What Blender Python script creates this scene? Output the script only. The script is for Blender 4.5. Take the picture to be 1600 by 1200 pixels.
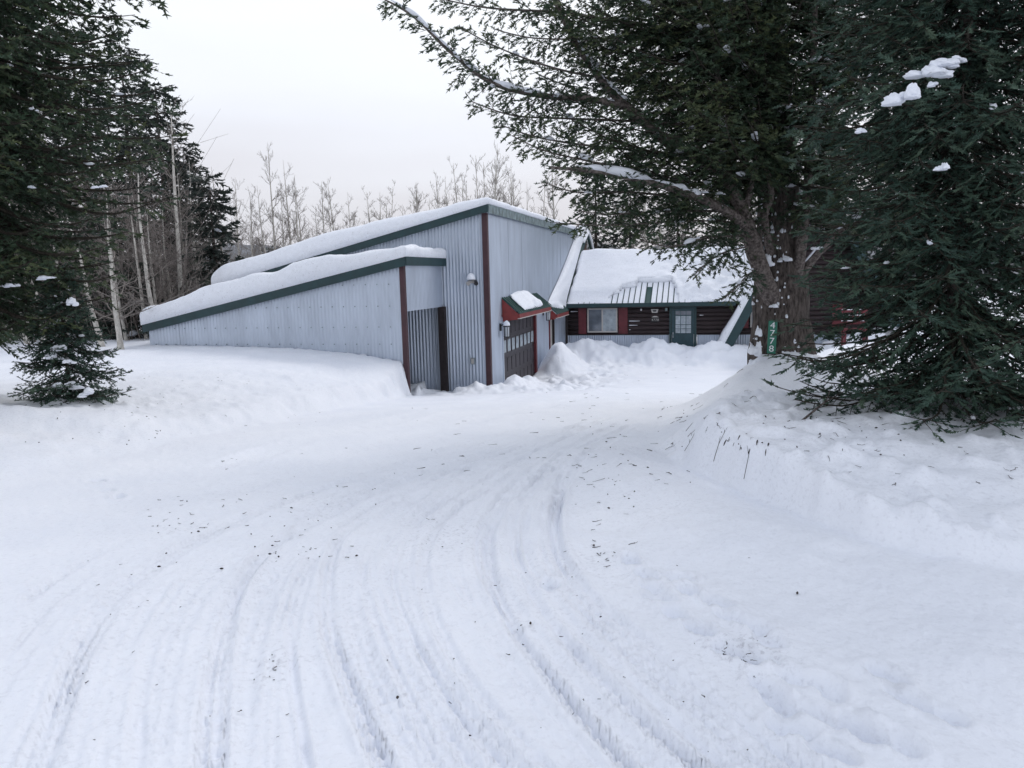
import bpy, math, random
import numpy as np
from mathutils import Vector, Matrix
from math import sin, cos, pi, radians, sqrt

for o in list(bpy.data.objects):
    bpy.data.objects.remove(o)
scene = bpy.context.scene
COL = scene.collection

# ------------------------------------------------------------------ camera
CAM = np.array([0.0, 0.0, 1.65])
PITCH, ROLL, FPX = radians(8.06), radians(-1.4), 1200.0
cd = bpy.data.cameras.new('camera')
cam = bpy.data.objects.new('camera', cd)
COL.objects.link(cam)
rot = Matrix.Rotation(pi / 2 - PITCH, 4, 'X') @ Matrix.Rotation(ROLL, 4, 'Z')
cam.matrix_world = Matrix.Translation(Vector(CAM)) @ rot
cd.sensor_fit = 'HORIZONTAL'
cd.sensor_width = 36.0
cd.lens = 36.0 * FPX / 1600.0
cd.clip_start = 0.05
cd.clip_end = 9000
scene.camera = cam

# ------------------------------------------------------------------ world, sun, exposure
SUN_EL, SUN_AZ = radians(46), radians(32)      # azimuth measured from +Y towards +X
world = bpy.data.worlds.new('World')
scene.world = world
world.use_nodes = True
nt = world.node_tree
nt.nodes.clear()
wout = nt.nodes.new('ShaderNodeOutputWorld')
sky = nt.nodes.new('ShaderNodeTexSky')
sky.sky_type = 'NISHITA'
sky.sun_disc = False
sky.sun_elevation = SUN_EL
sky.sun_rotation = SUN_AZ
sky.dust_density = 3.0
bg1 = nt.nodes.new('ShaderNodeBackground')
bg1.inputs['Strength'].default_value = 0.10
nt.links.new(sky.outputs[0], bg1.inputs[0])
tc = nt.nodes.new('ShaderNodeTexCoord')
sep = nt.nodes.new('ShaderNodeSeparateXYZ')
nt.links.new(tc.outputs['Generated'], sep.inputs[0])
mp = nt.nodes.new('ShaderNodeMapping')
mp.inputs['Scale'].default_value = (1.6, 1.6, 9.0)
nt.links.new(tc.outputs['Generated'], mp.inputs[0])
cn = nt.nodes.new('ShaderNodeTexNoise')
cn.inputs['Scale'].default_value = 1.3
cn.inputs['Detail'].default_value = 3.0
cn.inputs['Roughness'].default_value = 0.45
nt.links.new(mp.outputs[0], cn.inputs['Vector'])
madd = nt.nodes.new('ShaderNodeMath')
madd.operation = 'MULTIPLY_ADD'
madd.inputs[1].default_value = 0.22
nt.links.new(cn.outputs[0], madd.inputs[0])
nt.links.new(sep.outputs['Z'], madd.inputs[2])
ramp = nt.nodes.new('ShaderNodeValToRGB')
cr = ramp.color_ramp
cr.elements[0].position = 0.0
cr.elements[0].color = (0.70, 0.69, 0.74, 1)
cr.elements[1].position = 1.0
cr.elements[1].color = (0.70, 0.76, 0.90, 1)
for p, c in ((0.125, (0.73, 0.71, 0.755, 1)), (0.20, (0.79, 0.78, 0.835, 1)), (0.295, (0.90, 0.92, 0.99, 1)), (0.40, (1.0, 1.03, 1.07, 1)), (0.62, (0.94, 0.98, 1.05, 1))):
    e = cr.elements.new(p)
    e.color = c
nt.links.new(madd.outputs[0], ramp.inputs[0])
bg2 = nt.nodes.new('ShaderNodeBackground')
bg2.inputs['Strength'].default_value = 1.0
nt.links.new(ramp.outputs[0], bg2.inputs[0])
wmix = nt.nodes.new('ShaderNodeMixShader')
wmix.inputs[0].default_value = 0.88
nt.links.new(bg1.outputs[0], wmix.inputs[1])
nt.links.new(bg2.outputs[0], wmix.inputs[2])
nt.links.new(wmix.outputs[0], wout.inputs[0])

sd = bpy.data.lights.new('sun', 'SUN')
sd.energy = 0.85
sd.angle = radians(16)
sd.color = (1.0, 0.96, 0.92)
sun = bpy.data.objects.new('sun', sd)
COL.objects.link(sun)
sdir = Vector((sin(SUN_AZ) * cos(SUN_EL), cos(SUN_AZ) * cos(SUN_EL), sin(SUN_EL)))
sun.rotation_euler = sdir.to_track_quat('Z', 'Y').to_euler()

scene.view_settings.view_transform = 'Standard'
scene.view_settings.look = 'None'
scene.view_settings.exposure = 0.16
scene.view_settings.gamma = 1.0
scene.view_settings.use_curve_mapping = False

# ------------------------------------------------------------------ helpers
R3 = np.array(rot.to_3x3())
rng = np.random.default_rng(7)
random.seed(7)


def P(px, py, Y):
    """surveyed point: photo pixel (1600x1200) at a true distance Y along the ground"""
    v = R3 @ np.array([(px - 800) / FPX, -(py - 600) / FPX, -1.0])
    return CAM + v * (Y / v[1])


def smooth(t):
    t = np.clip(t, 0, 1)
    return t * t * (3 - 2 * t)


def _hash(ix, iy, seed):
    h = (ix.astype(np.int64) * 374761393 + iy.astype(np.int64) * 668265263 + seed * 1442695041) & 0xFFFFFFFF
    h = ((h ^ (h >> 13)) * 1274126177) & 0xFFFFFFFF
    h = h ^ (h >> 16)
    return (h & 0xFFFF) / 65535.0


def vn(x, y, seed=0):
    x = np.asarray(x, float); y = np.asarray(y, float)
    ix = np.floor(x); iy = np.floor(y)
    fx = x - ix; fy = y - iy
    fx = fx * fx * (3 - 2 * fx); fy = fy * fy * (3 - 2 * fy)
    a = _hash(ix, iy, seed); b = _hash(ix + 1, iy, seed)
    c = _hash(ix, iy + 1, seed); d = _hash(ix + 1, iy + 1, seed)
    return (a * (1 - fx) + b * fx) * (1 - fy) + (c * (1 - fx) + d * fx) * fy - 0.5


def fbm(x, y, octaves=4, seed=0, gain=0.5):
    s = 0; a = 1.0; f = 1.0
    for k in range(octaves):
        s = s + a * vn(np.asarray(x) * f + 17.3 * k, np.asarray(y) * f - 9.1 * k, seed + k)
        a *= gain; f *= 2.03
    return s


def np_mesh(name, verts, faces=None, tris=None, smooth_shade=False):
    me = bpy.data.meshes.new(name)
    verts = np.asarray(verts, np.float32)
    if tris is not None:
        idx = np.asarray(tris, np.int32).reshape(-1); k = 3
    else:
        idx = np.asarray(faces, np.int32).reshape(-1); k = 4
    n = len(idx) // k
    me.vertices.add(len(verts)); me.vertices.foreach_set('co', verts.ravel())
    me.loops.add(len(idx)); me.loops.foreach_set('vertex_index', idx)
    me.polygons.add(n)
    me.polygons.foreach_set('loop_start', np.arange(0, len(idx), k, dtype=np.int32))
    me.polygons.foreach_set('loop_total', np.full(n, k, np.int32))
    me.update(calc_edges=True)
    if smooth_shade:
        me.polygons.foreach_set('use_smooth', np.ones(n, bool))
    return me


def link(name, me, mat=None, parent=None):
    o = bpy.data.objects.new(name, me)
    COL.objects.link(o)
    if mat is not None and me is not None:
        me.materials.append(mat)
    if parent is not None:
        o.parent = parent
    return o


def tag(o, label=None, cat=None, group=None, kind=None):
    if label: o['label'] = label
    if cat: o['category'] = cat
    if group: o['group'] = group
    if kind: o['kind'] = kind
    return o


def empty(name, loc=(0, 0, 0), rz=0.0):
    o = bpy.data.objects.new(name, None)
    COL.objects.link(o)
    o.location = [float(v) for v in loc]
    o.rotation_euler = (0, 0, rz)
    o.empty_display_size = 0.2
    return o


class MB:
    """small mesh collector"""
    def __init__(s):
        s.v = []; s.f = []

    def add(s, vs, fs):
        b = len(s.v)
        s.v += [tuple(map(float, p)) for p in vs]
        s.f += [tuple(i + b for i in f) for f in fs]
        return s

    def box(s, x0, x1, y0, y1, z0, z1):
        vs = [(x0, y0, z0), (x1, y0, z0), (x1, y1, z0), (x0, y1, z0), (x0, y0, z1), (x1, y0, z1), (x1, y1, z1), (x0, y1, z1)]
        return s.add(vs, [(0, 3, 2, 1), (4, 5, 6, 7), (0, 1, 5, 4), (1, 2, 6, 5), (2, 3, 7, 6), (3, 0, 4, 7)])

    def hexa(s, lo, hi):
        """lo/hi: four points each, counter-clockwise from outside on hi"""
        return s.add(list(lo) + list(hi), [(0, 3, 2, 1), (4, 5, 6, 7), (0, 1, 5, 4), (1, 2, 6, 5), (2, 3, 7, 6), (3, 0, 4, 7)])

    def tube(s, path, radii, n=6, cap=True):
        path = np.asarray(path, float); m = len(path)
        radii = np.broadcast_to(np.asarray(radii, float), (m,))
        v, f = tube_arrays(path, radii, n)
        s.add(v, [tuple(q) for q in f])
        if cap:
            b = len(s.v) - n * m
            s.f.append(tuple(b + i for i in range(n))[::-1])
            s.f.append(tuple(b + (m - 1) * n + i for i in range(n)))
        return s

    def lathe(s, prof, n=12, c=(0, 0, 0)):
        vs = []; fs = []
        for r, z in prof:
            for k in range(n):
                a = 2 * pi * k / n
                vs.append((c[0] + r * cos(a), c[1] + r * sin(a), c[2] + z))
        for i in range(len(prof) - 1):
            for k in range(n):
                fs.append((i * n + k, i * n + (k + 1) % n, (i + 1) * n + (k + 1) % n, (i + 1) * n + k))
        return s.add(vs, fs)

    def build(s, name, mat, parent=None, smooth_shade=False, bevel=0.0):
        me = bpy.data.meshes.new(name)
        me.from_pydata(s.v, [], s.f)
        me.update()
        if smooth_shade:
            me.polygons.foreach_set('use_smooth', np.ones(len(me.polygons), bool))
        o = link(name, me, mat, parent)
        if bevel:
            m = o.modifiers.new('bevel', 'BEVEL'); m.width = bevel; m.segments = 1
        return o


def tube_arrays(path, radii, n):
    m = len(path)
    T = np.gradient(path, axis=0)
    T /= np.linalg.norm(T, axis=1)[:, None] + 1e-9
    ref = np.array([0, 0, 1.0]) if abs(T[0][2]) < 0.85 else np.array([1.0, 0, 0])
    U = np.cross(T, ref); U /= np.linalg.norm(U, axis=1)[:, None] + 1e-9
    W = np.cross(T, U)
    a = np.arange(n) * 2 * pi / n
    v = path[:, None, :] + radii[:, None, None] * (np.cos(a)[None, :, None] * U[:, None, :] + np.sin(a)[None, :, None] * W[:, None, :])
    i = np.arange(m - 1)[:, None] * n; k = np.arange(n)[None, :]; k2 = (k + 1) % n
    f = np.stack([i + k, i + k2, i + n + k2, i + n + k], -1).reshape(-1, 4)
    return v.reshape(-1, 3), f


def bez(pts, n):
    """smooth curve through control points"""
    pts = np.asarray(pts, float)
    if len(pts) == 2:
        return pts[0] + (pts[1] - pts[0]) * np.linspace(0, 1, n)[:, None]
    t = np.linspace(0, len(pts) - 1, n)
    i = np.clip(t.astype(int), 0, len(pts) - 2); f = (t - i)[:, None]
    p0 = pts[np.clip(i - 1, 0, None)]; p1 = pts[i]; p2 = pts[i + 1]; p3 = pts[np.clip(i + 2, None, len(pts) - 1)]
    return 0.5 * (2 * p1 + (p2 - p0) * f + (2 * p0 - 5 * p1 + 4 * p2 - p3) * f ** 2 + (3 * p1 - p0 - 3 * p2 + p3) * f ** 3)


def join_tubes(tubes):
    """tubes: list of (path, radii, sides) -> verts, quads"""
    V = []; Fc = []; b = 0
    for p, r, n in tubes:
        p = np.asarray(p, float)
        r = np.broadcast_to(np.asarray(r, float), (len(p),))
        v, f = tube_arrays(p, r, n)
        V.append(v); Fc.append(f + b); b += len(v)
    return np.concatenate(V), np.concatenate(Fc)


# ------------------------------------------------------------------ materials
def mat(name, color, rough=0.7, metal=0.0, noise=0.0, nscale=8.0, bump=0.0, bscale=30.0, spec=None, stretch=None, sss=0.0, hue=None):
    m = bpy.data.materials.new(name)
    m.use_nodes = True
    t = m.node_tree
    b = t.nodes['Principled BSDF']
    b.inputs['Base Color'].default_value = (*color, 1)
    b.inputs['Roughness'].default_value = rough
    b.inputs['Metallic'].default_value = metal
    if spec is not None:
        b.inputs['Specular IOR Level'].default_value = spec
    tcn = t.nodes.new('ShaderNodeTexCoord')
    vec = tcn.outputs['Object']
    if stretch:
        mpn = t.nodes.new('ShaderNodeMapping')
        mpn.inputs['Scale'].default_value = stretch
        t.links.new(vec, mpn.inputs[0]); vec = mpn.outputs[0]
    if noise:
        n = t.nodes.new('ShaderNodeTexNoise')
        n.inputs['Scale'].default_value = nscale; n.inputs['Detail'].default_value = 5
        t.links.new(vec, n.inputs['Vector'])
        r = t.nodes.new('ShaderNodeValToRGB')
        lo = [max(0, c * (1 - noise)) for c in color]; hi = [min(1, c * (1 + noise)) for c in color]
        if hue:
            hi = list(hue)
        r.color_ramp.elements[0].position = 0.3; r.color_ramp.elements[1].position = 0.7
        r.color_ramp.elements[0].color = (*lo, 1); r.color_ramp.elements[1].color = (*hi, 1)
        t.links.new(n.outputs[0], r.inputs[0]); t.links.new(r.outputs[0], b.inputs['Base Color'])
    if bump:
        n2 = t.nodes.new('ShaderNodeTexNoise')
        n2.inputs['Scale'].default_value = bscale; n2.inputs['Detail'].default_value = 6
        t.links.new(vec, n2.inputs['Vector'])
        bp = t.nodes.new('ShaderNodeBump'); bp.inputs['Strength'].default_value = bump; bp.inputs['Distance'].default_value = 0.02
        t.links.new(n2.outputs[0], bp.inputs['Height']); t.links.new(bp.outputs[0], b.inputs['Normal'])
    return m


def ground_snow_mat():
    m = bpy.data.materials.new('snow_ground'); m.use_nodes = True
    t = m.node_tree; b = t.nodes['Principled BSDF']
    b.inputs['Roughness'].default_value = 0.65
    b.inputs['Specular IOR Level'].default_value = 0.25
    tcn = t.nodes.new('ShaderNodeTexCoord')
    n = t.nodes.new('ShaderNodeTexNoise'); n.inputs['Scale'].default_value = 1.1; n.inputs['Detail'].default_value = 6
    t.links.new(tcn.outputs['Object'], n.inputs['Vector'])
    r = t.nodes.new('ShaderNodeValToRGB')
    r.color_ramp.elements[0].position = 0.3; r.color_ramp.elements[0].color = (0.81, 0.835, 0.895, 1)
    r.color_ramp.elements[1].position = 0.7; r.color_ramp.elements[1].color = (0.86, 0.88, 0.93, 1)
    t.links.new(n.outputs[0], r.inputs[0])
    # dirt ground into the driven snow, only where tyres ran (mesh attribute) and in specks
    at = t.nodes.new('ShaderNodeAttribute'); at.attribute_name = 'dirt'
    n3 = t.nodes.new('ShaderNodeTexNoise'); n3.inputs['Scale'].default_value = 34.0; n3.inputs['Detail'].default_value = 4; n3.inputs['Roughness'].default_value = 0.7
    t.links.new(tcn.outputs['Object'], n3.inputs['Vector'])
    r3 = t.nodes.new('ShaderNodeValToRGB'); r3.color_ramp.elements[0].position = 0.52; r3.color_ramp.elements[1].position = 0.74
    t.links.new(n3.outputs[0], r3.inputs[0])
    mu = t.nodes.new('ShaderNodeMath'); mu.operation = 'MULTIPLY'
    t.links.new(r3.outputs[0], mu.inputs[0]); t.links.new(at.outputs['Fac'], mu.inputs[1])
    mx = t.nodes.new('ShaderNodeMix'); mx.data_type = 'RGBA'
    t.links.new(mu.outputs[0], mx.inputs[0]); t.links.new(r.outputs[0], mx.inputs[6])
    mx.inputs[7].default_value = (0.30, 0.29, 0.33, 1)
    t.links.new(mx.outputs[2], b.inputs['Base Color'])
    n2 = t.nodes.new('ShaderNodeTexNoise'); n2.inputs['Scale'].default_value = 26.0; n2.inputs['Detail'].default_value = 8; n2.inputs['Roughness'].default_value = 0.62
    t.links.new(tcn.outputs['Object'], n2.inputs['Vector'])
    bp = t.nodes.new('ShaderNodeBump'); bp.inputs['Strength'].default_value = 0.45; bp.inputs['Distance'].default_value = 0.02
    t.links.new(n2.outputs[0], bp.inputs['Height']); t.links.new(bp.outputs[0], b.inputs['Normal'])
    return m


def foliage_mat(name, c0, c1, c2):
    m = bpy.data.materials.new(name); m.use_nodes = True
    t = m.node_tree; b = t.nodes['Principled BSDF']
    b.inputs['Roughness'].default_value = 0.62
    b.inputs['Specular IOR Level'].default_value = 0.3
    at = t.nodes.new('ShaderNodeAttribute'); at.attribute_name = 'tint'
    r = t.nodes.new('ShaderNodeValToRGB')
    r.color_ramp.elements[0].position = 0.0; r.color_ramp.elements[0].color = (*c0, 1)
    r.color_ramp.elements[1].position = 1.0; r.color_ramp.elements[1].color = (*c2, 1)
    e = r.color_ramp.elements.new(0.55); e.color = (*c1, 1)
    t.links.new(at.outputs['Fac'], r.inputs[0]); t.links.new(r.outputs[0], b.inputs['Base Color'])
    return m


def bark_mat(name, dark, light, scale=(6, 6, 1.4), bump=0.8):
    m = bpy.data.materials.new(name); m.use_nodes = True
    t = m.node_tree; b = t.nodes['Principled BSDF']
    b.inputs['Roughness'].default_value = 0.9
    b.inputs['Specular IOR Level'].default_value = 0.15
    tcn = t.nodes.new('ShaderNodeTexCoord')
    mpn = t.nodes.new('ShaderNodeMapping'); mpn.inputs['Scale'].default_value = scale
    t.links.new(tcn.outputs['Object'], mpn.inputs[0])
    n = t.nodes.new('ShaderNodeTexNoise'); n.inputs['Scale'].default_value = 5.0; n.inputs['Detail'].default_value = 7; n.inputs['Roughness'].default_value = 0.65
    t.links.new(mpn.outputs[0], n.inputs['Vector'])
    r = t.nodes.new('ShaderNodeValToRGB')
    r.color_ramp.elements[0].position = 0.38; r.color_ramp.elements[0].color = (*dark, 1)
    r.color_ramp.elements[1].position = 0.66; r.color_ramp.elements[1].color = (*light, 1)
    t.links.new(n.outputs[0], r.inputs[0]); t.links.new(r.outputs[0], b.inputs['Base Color'])
    bp = t.nodes.new('ShaderNodeBump'); bp.inputs['Strength'].default_value = bump; bp.inputs['Distance'].default_value = 0.03
    t.links.new(n.outputs[0], bp.inputs['Height']); t.links.new(bp.outputs[0], b.inputs['Normal'])
    return m


M_SNOWG = ground_snow_mat()
M_SNOW = mat('snow', (0.82, 0.845, 0.905), 0.7, bump=0.5, bscale=14, spec=0.2)
M_SNOWR = mat('roof_snow', (0.835, 0.855, 0.905), 0.7, noise=0.035, nscale=9, bump=0.9, bscale=20, spec=0.2)
def speckle(m, amount, scale=26.0, col=(.42, .41, .42)):
    t = m.node_tree; b = t.nodes['Principled BSDF']
    src = b.inputs['Base Color'].links[0].from_socket if b.inputs['Base Color'].links else None
    tcn = t.nodes.new('ShaderNodeTexCoord')
    n = t.nodes.new('ShaderNodeTexNoise'); n.inputs['Scale'].default_value = scale; n.inputs['Detail'].default_value = 3; n.inputs['Roughness'].default_value = 0.7
    t.links.new(tcn.outputs['Object'], n.inputs['Vector'])
    r = t.nodes.new('ShaderNodeValToRGB'); r.color_ramp.elements[0].position = 0.60; r.color_ramp.elements[1].position = 0.72
    r.color_ramp.elements[1].color = (amount, amount, amount, 1)
    t.links.new(n.outputs[0], r.inputs[0])
    mx = t.nodes.new('ShaderNodeMix'); mx.data_type = 'RGBA'
    t.links.new(r.outputs[0], mx.inputs[0])
    if src: t.links.new(src, mx.inputs[6])
    else: mx.inputs[6].default_value = b.inputs['Base Color'].default_value
    mx.inputs[7].default_value = (*col, 1)
    t.links.new(mx.outputs[2], b.inputs['Base Color'])


speckle(M_SNOWR, .75)
M_METAL = mat('galvanised_sheet', (0.50, 0.555, 0.64), 0.38, 0.6, noise=0.10, nscale=2.6, stretch=(1.0, 1.0, 0.25))
M_GREEN = mat('green_painted_metal', (0.010, 0.038, 0.043), 0.55, 0.0, noise=0.2, nscale=5)
M_GREENROOF = mat('green_roof_metal', (0.014, 0.060, 0.055), 0.6, 0.0, noise=0.15, nscale=5, spec=0.3)
M_GUTTER = mat('weathered_trim', (0.16, 0.21, 0.22), 0.5, 0.2, noise=0.5, nscale=6)
M_MAROON = mat('maroon_trim', (0.056, 0.021, 0.027), 0.6, noise=0.2, nscale=4)
M_RED = mat('red_paint', (0.115, 0.013, 0.020), 0.55, noise=0.25, nscale=6)
M_REDA = mat('awning_red', (0.19, 0.024, 0.022), 0.5, noise=0.25, nscale=6)
M_LOG = mat('dark_log', (0.030, 0.018, 0.020), 0.75, noise=0.4, nscale=10, bump=0.5, bscale=18, stretch=(0.4, 4, 4))
M_DARKWOOD = mat('dark_wood', (0.022, 0.015, 0.016), 0.8, noise=0.4, nscale=9)
M_DOOR = mat('charcoal_door', (0.034, 0.027, 0.033), 0.5, noise=0.2, nscale=3)
M_BLACK = mat('black_metal', (0.012, 0.012, 0.014), 0.4, 0.3)
M_GLASS = mat('window_glass', (0.11, 0.13, 0.16), 0.06, 0.0, noise=0.45, nscale=2.5, spec=0.9)
M_CURTAIN = mat('pale_pane', (0.33, 0.38, 0.42), 0.25, noise=0.25, nscale=7, spec=0.6)
M_LAMPGLASS = mat('lamp_glass', (0.42, 0.45, 0.48), 0.15, spec=0.7)
M_WFRAME = mat('window_frame', (0.46, 0.44, 0.42), 0.5)
M_WHITE = mat('white_paint', (0.75, 0.76, 0.78), 0.5)
M_SIGN = mat('sign_green', (0.010, 0.15, 0.095), 0.35)
M_BARK = bark_mat('fir_bark', (0.028, 0.023, 0.021), (0.145, 0.122, 0.110))
M_LIMB = bark_mat('limb_bark', (0.055, 0.045, 0.041), (0.22, 0.19, 0.175), (5, 5, 5), 0.5)
M_TWIG = bark_mat('fir_twig', (0.022, 0.021, 0.017), (0.070, 0.060, 0.048), (5, 5, 5), 0.2)
M_ASPEN = bark_mat('aspen_bark', (0.38, 0.355, 0.32), (0.66, 0.63, 0.575), (3, 3, 1.0), 0.2)
M_ASPENB = bark_mat('aspen_twig', (0.17, 0.15, 0.135), (0.31, 0.28, 0.255), (3, 3, 3), 0.1)
M_BRUSH = bark_mat('brush_twig', (0.14, 0.12, 0.108), (0.29, 0.255, 0.235), (3, 3, 3), 0.1)
M_FIR = foliage_mat('fir_needles', (0.016, 0.032, 0.020), (0.038, 0.066, 0.036), (0.090, 0.108, 0.048))
M_SPRUCE = foliage_mat('spruce_needles', (0.017, 0.037, 0.029), (0.040, 0.075, 0.054), (0.086, 0.126, 0.084))
M_FARFIR = foliage_mat('far_fir_needles', (0.016, 0.024, 0.021), (0.032, 0.045, 0.037), (0.056, 0.068, 0.050))

# ------------------------------------------------------------------ terrain
ANG = radians(14.5)
EX = np.array([cos(ANG), -sin(ANG)]); EY = np.array([sin(ANG), cos(ANG)])
GO = np.array([-0.621, 22.0])          # garage corner under the maroon corner post
HO = np.array([2.411, 33.724])         # left end of the house front wall


def to_local(x, y, o):
    dx = x - o[0]; dy = y - o[1]
    return dx * EX[0] + dy * EX[1], dx * EY[0] + dy * EY[1]


def from_local(u, v, o):
    return o[0] + u * EX[0] + v * EY[0], o[1] + u * EX[1] + v * EY[1]


def base_h(x, y):
    x = np.asarray(x, float); y = np.asarray(y, float)
    zd = np.interp(y, [-60, 0, 3, 6, 9, 12, 16, 20, 24, 28, 31, 36, 60, 120, 400, 3000], [0.5, 0, 0, -.08, -.25, -.5, -.92, -1.4, -1.85, -2.02, -1.95, -1.8, -2.2, -6, -25, -40])
    zl = np.interp(y, [-60, 0, 6, 10, 15, 18, 20, 24, 30, 60, 120, 400, 3000], [.6, .25, .22, .12, -.02, -.12, -.05, .0, .05, -.6, -5, -25, -40])
    zl = zl - np.interp(x, [-9.5, -6.5, -4.5, -3.2, -2.6], [0, .04, .17, .34, .45]) * smooth((y - 13) / 4) * smooth((24 - y) / 3)
    zr = np.interp(y, [-60, 0, 3.2, 4.2, 4.8, 5.6, 7, 8.5, 11, 15, 20, 28, 34, 60, 120, 400, 3000], [.3, .06, .06, .10, .21, .35, .36, .26, .06, -.15, -.4, -1.05, -1.4, -2.0, -6, -25, -40])
    jag = 0.55 * vn(x * 0.9, y * 0.9, 3) + 0.30 * vn(x * 3.1, y * 3.1, 4) + 0.16 * vn(x * 8.0, y * 8.0, 6)
    xl = np.interp(y, [0, 3, 6.8, 8.6, 11.1, 15, 17.5, 19, 20.5, 60], [-7.0, -5.2, -4.6, -4.3, -3.55, -2.95, -2.55, -2.5, -2.5, -2.5]) + 0.6 * jag
    wl = np.interp(y, [0, 6, 10, 14, 17, 19], [2.2, 2.2, 1.9, 1.3, 0.75, 0.6])
    pf = np.interp(y, [5, 8, 13, 16, 18, 19], [.30, .36, .46, .62, .85, 1.0])
    w2 = np.interp(y, [5, 10, 14, 17, 19], [4.0, 4.2, 3.4, 2.0, 1.0])
    sl = pf * smooth((xl - x) / (wl * .42)) + (1 - pf) * smooth((xl - x) / w2)
    xr0 = np.interp(y, [0, 2, 2.6, 3.3, 3.9, 4.4, 6, 7.8, 9.5, 10.6, 12.5, 14, 18, 24, 30, 60], [9, 6.2, 4.9, 3.6, 2.7, 2.15, 1.62, 1.38, 1.75, 2.2, 2.9, 3.5, 5.0, 7.5, 11, 14])
    xr = xr0 + 0.28 * jag
    wr = np.interp(y, [0, 2.6, 3.6, 4.2, 4.6, 5.8, 6.8, 7.8, 9.5, 11, 14, 30], [3.5, 2.6, 1.3, .30, .14, .14, .3, .8, 1.6, 1.8, 2.5, 4.0])
    sr = smooth((x - xr) / wr)
    z = zd + (zl - zd) * sl
    z = z + (zr - z) * sr
    # ploughed apron that ramps up to the carved bank on the right
    z = z + 0.10 * np.exp(-((x - xr0 + 0.5) / 0.55) ** 2) * np.interp(y, [3, 4.5, 7, 9], [0, 1, 1, 0])
    return z, sl, sr


# mounds: x, y, radius x, radius y, height
MOUNDS = [
    (4.0, 11.45, 1.0, 0.95, 0.38), (3.3, 10.9, 1.0, 0.9, 0.16),
    (3.85, 6.9, 0.55, 0.5, 0.12), (5.0, 6.2, 0.5, 0.3, 0.14), (3.1, 6.35, 0.35, 0.2, 0.07), (4.1, 5.9, 0.35, 0.18, 0.08),
    (-5.95, 10.3, 0.75, 0.55, 0.16), (-6.2, 9.2, 1.4, 0.35, 0.20), (-5.2, 9.7, 0.5, 0.3, 0.12), (-6.8, 8.2, 1.3, 0.5, 0.12),
    (-0.9, 20.9, 1.1, 0.6, 0.20), (-1.9, 21.2, 0.5, 0.6, -0.10), (0.1, 21.9, 0.42, 0.75, 0.44), (0.55, 23.2, 0.38, 0.8, 0.42),
    (1.65, 28.2, 0.58, 0.9, 0.82), (1.95, 28.8, 0.55, 0.8, 0.55), (2.3, 29.8, 0.5, 0.8, 0.5),
]


def terrain(x, y, detail=True):
    x = np.asarray(x, float); y = np.asarray(y, float)
    z, sl, sr = base_h(x, y)
    for mx_, my_, rx_, ry_, h_ in MOUNDS:
        z = z + h_ * np.exp(-(((x - mx_) / rx_) ** 2 + ((y - my_) / ry_) ** 2))
    u, v = to_local(x, y, HO)
    hb = np.interp(u, [-.6, 0, .4, 1.6, 3.0, 4.0, 5.2, 6.4, 7.4, 9, 13], [.30, .48, .72, .74, .50, .84, .52, .72, .55, .5, .45])
    hb = hb + 0.18 * vn(u * 1.7, v * 1.7, 21)
    z = z + hb * np.exp(-(np.abs(v + 1.25) / 1.05) ** 2.4) * smooth((u + 0.7) / 0.6) * smooth((16 - u) / 3)
    # ground inside the buildings stays low
    gu, gv = to_local(x, y, GO)
    ins = (gu > -9.0) & (gu < -1.3) & (gv > -2.86) & (gv < 0.2)
    z = np.where(ins, np.minimum(z, -1.42), z)
    ins = (gu > -9.2) & (gu < -0.05) & (gv > 0.05) & (gv < 14.5)
    z = np.where(ins, np.minimum(z, -2.2), z)
    if not detail:
        return z
    drive = (1 - sl) * (1 - sr)
    far = np.clip(1 - np.hypot(x, y) / 60, 0, 1)
    z = z + far * (0.05 * fbm(x * 0.55, y * 0.55, 3, 30))
    rough = 0.35 + 0.3 * np.clip(sl + sr, 0, 1) + 0.65 * np.clip(4 * sl * (1 - sl) + 4 * sr * (1 - sr) + 0.5 * np.exp(-((x - 2.2) / 1.4) ** 2) * (y > 4), 0, 1)
    z = z + 0.055 * rough * fbm(x * 3.2, y * 3.2, 4, 40) * far
    gu, gv = to_local(x, y, GO)
    apron = np.exp(-((gu - 1.6) / 1.6) ** 2) * smooth((gv + 2) / 2) + np.exp(-(np.abs(gv + 1.2) / 1.5) ** 2) * (np.abs(gu + .5) < 2.5) * .8 + np.exp(-((v + 1.6) / 1.6) ** 2) * smooth((u + 1) / 1)
    rough = np.maximum(rough, 1.5 * np.clip(apron, 0, 1))
    z = z + .22 * np.clip(apron, 0, 1) * (fbm(x * 2.1, y * 2.1, 4, 48) + .6 * fbm(x * 5.3, y * 5.3, 3, 49))
    lump = np.clip(fbm(x * 5.0, y * 5.0, 3, 44) - 0.12, 0, 1)
    z = z + 0.16 * lump * rough * (1 - drive) * far
    return z


def on_ground(px, py, it=40):
    """world point where the sight line of a surveyed pixel meets the snow"""
    v = R3 @ np.array([(px - 800) / FPX, -(py - 600) / FPX, -1.0])
    lo, hi = 0.5, 60.0
    ts = np.geomspace(1.0, 70.0, 700)
    pts = CAM[None, :] + ts[:, None] * v[None, :]
    below = pts[:, 2] < terrain(pts[:, 0], pts[:, 1], False)
    k = np.argmax(below) if below.any() else len(ts) - 1
    return pts[k]


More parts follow.
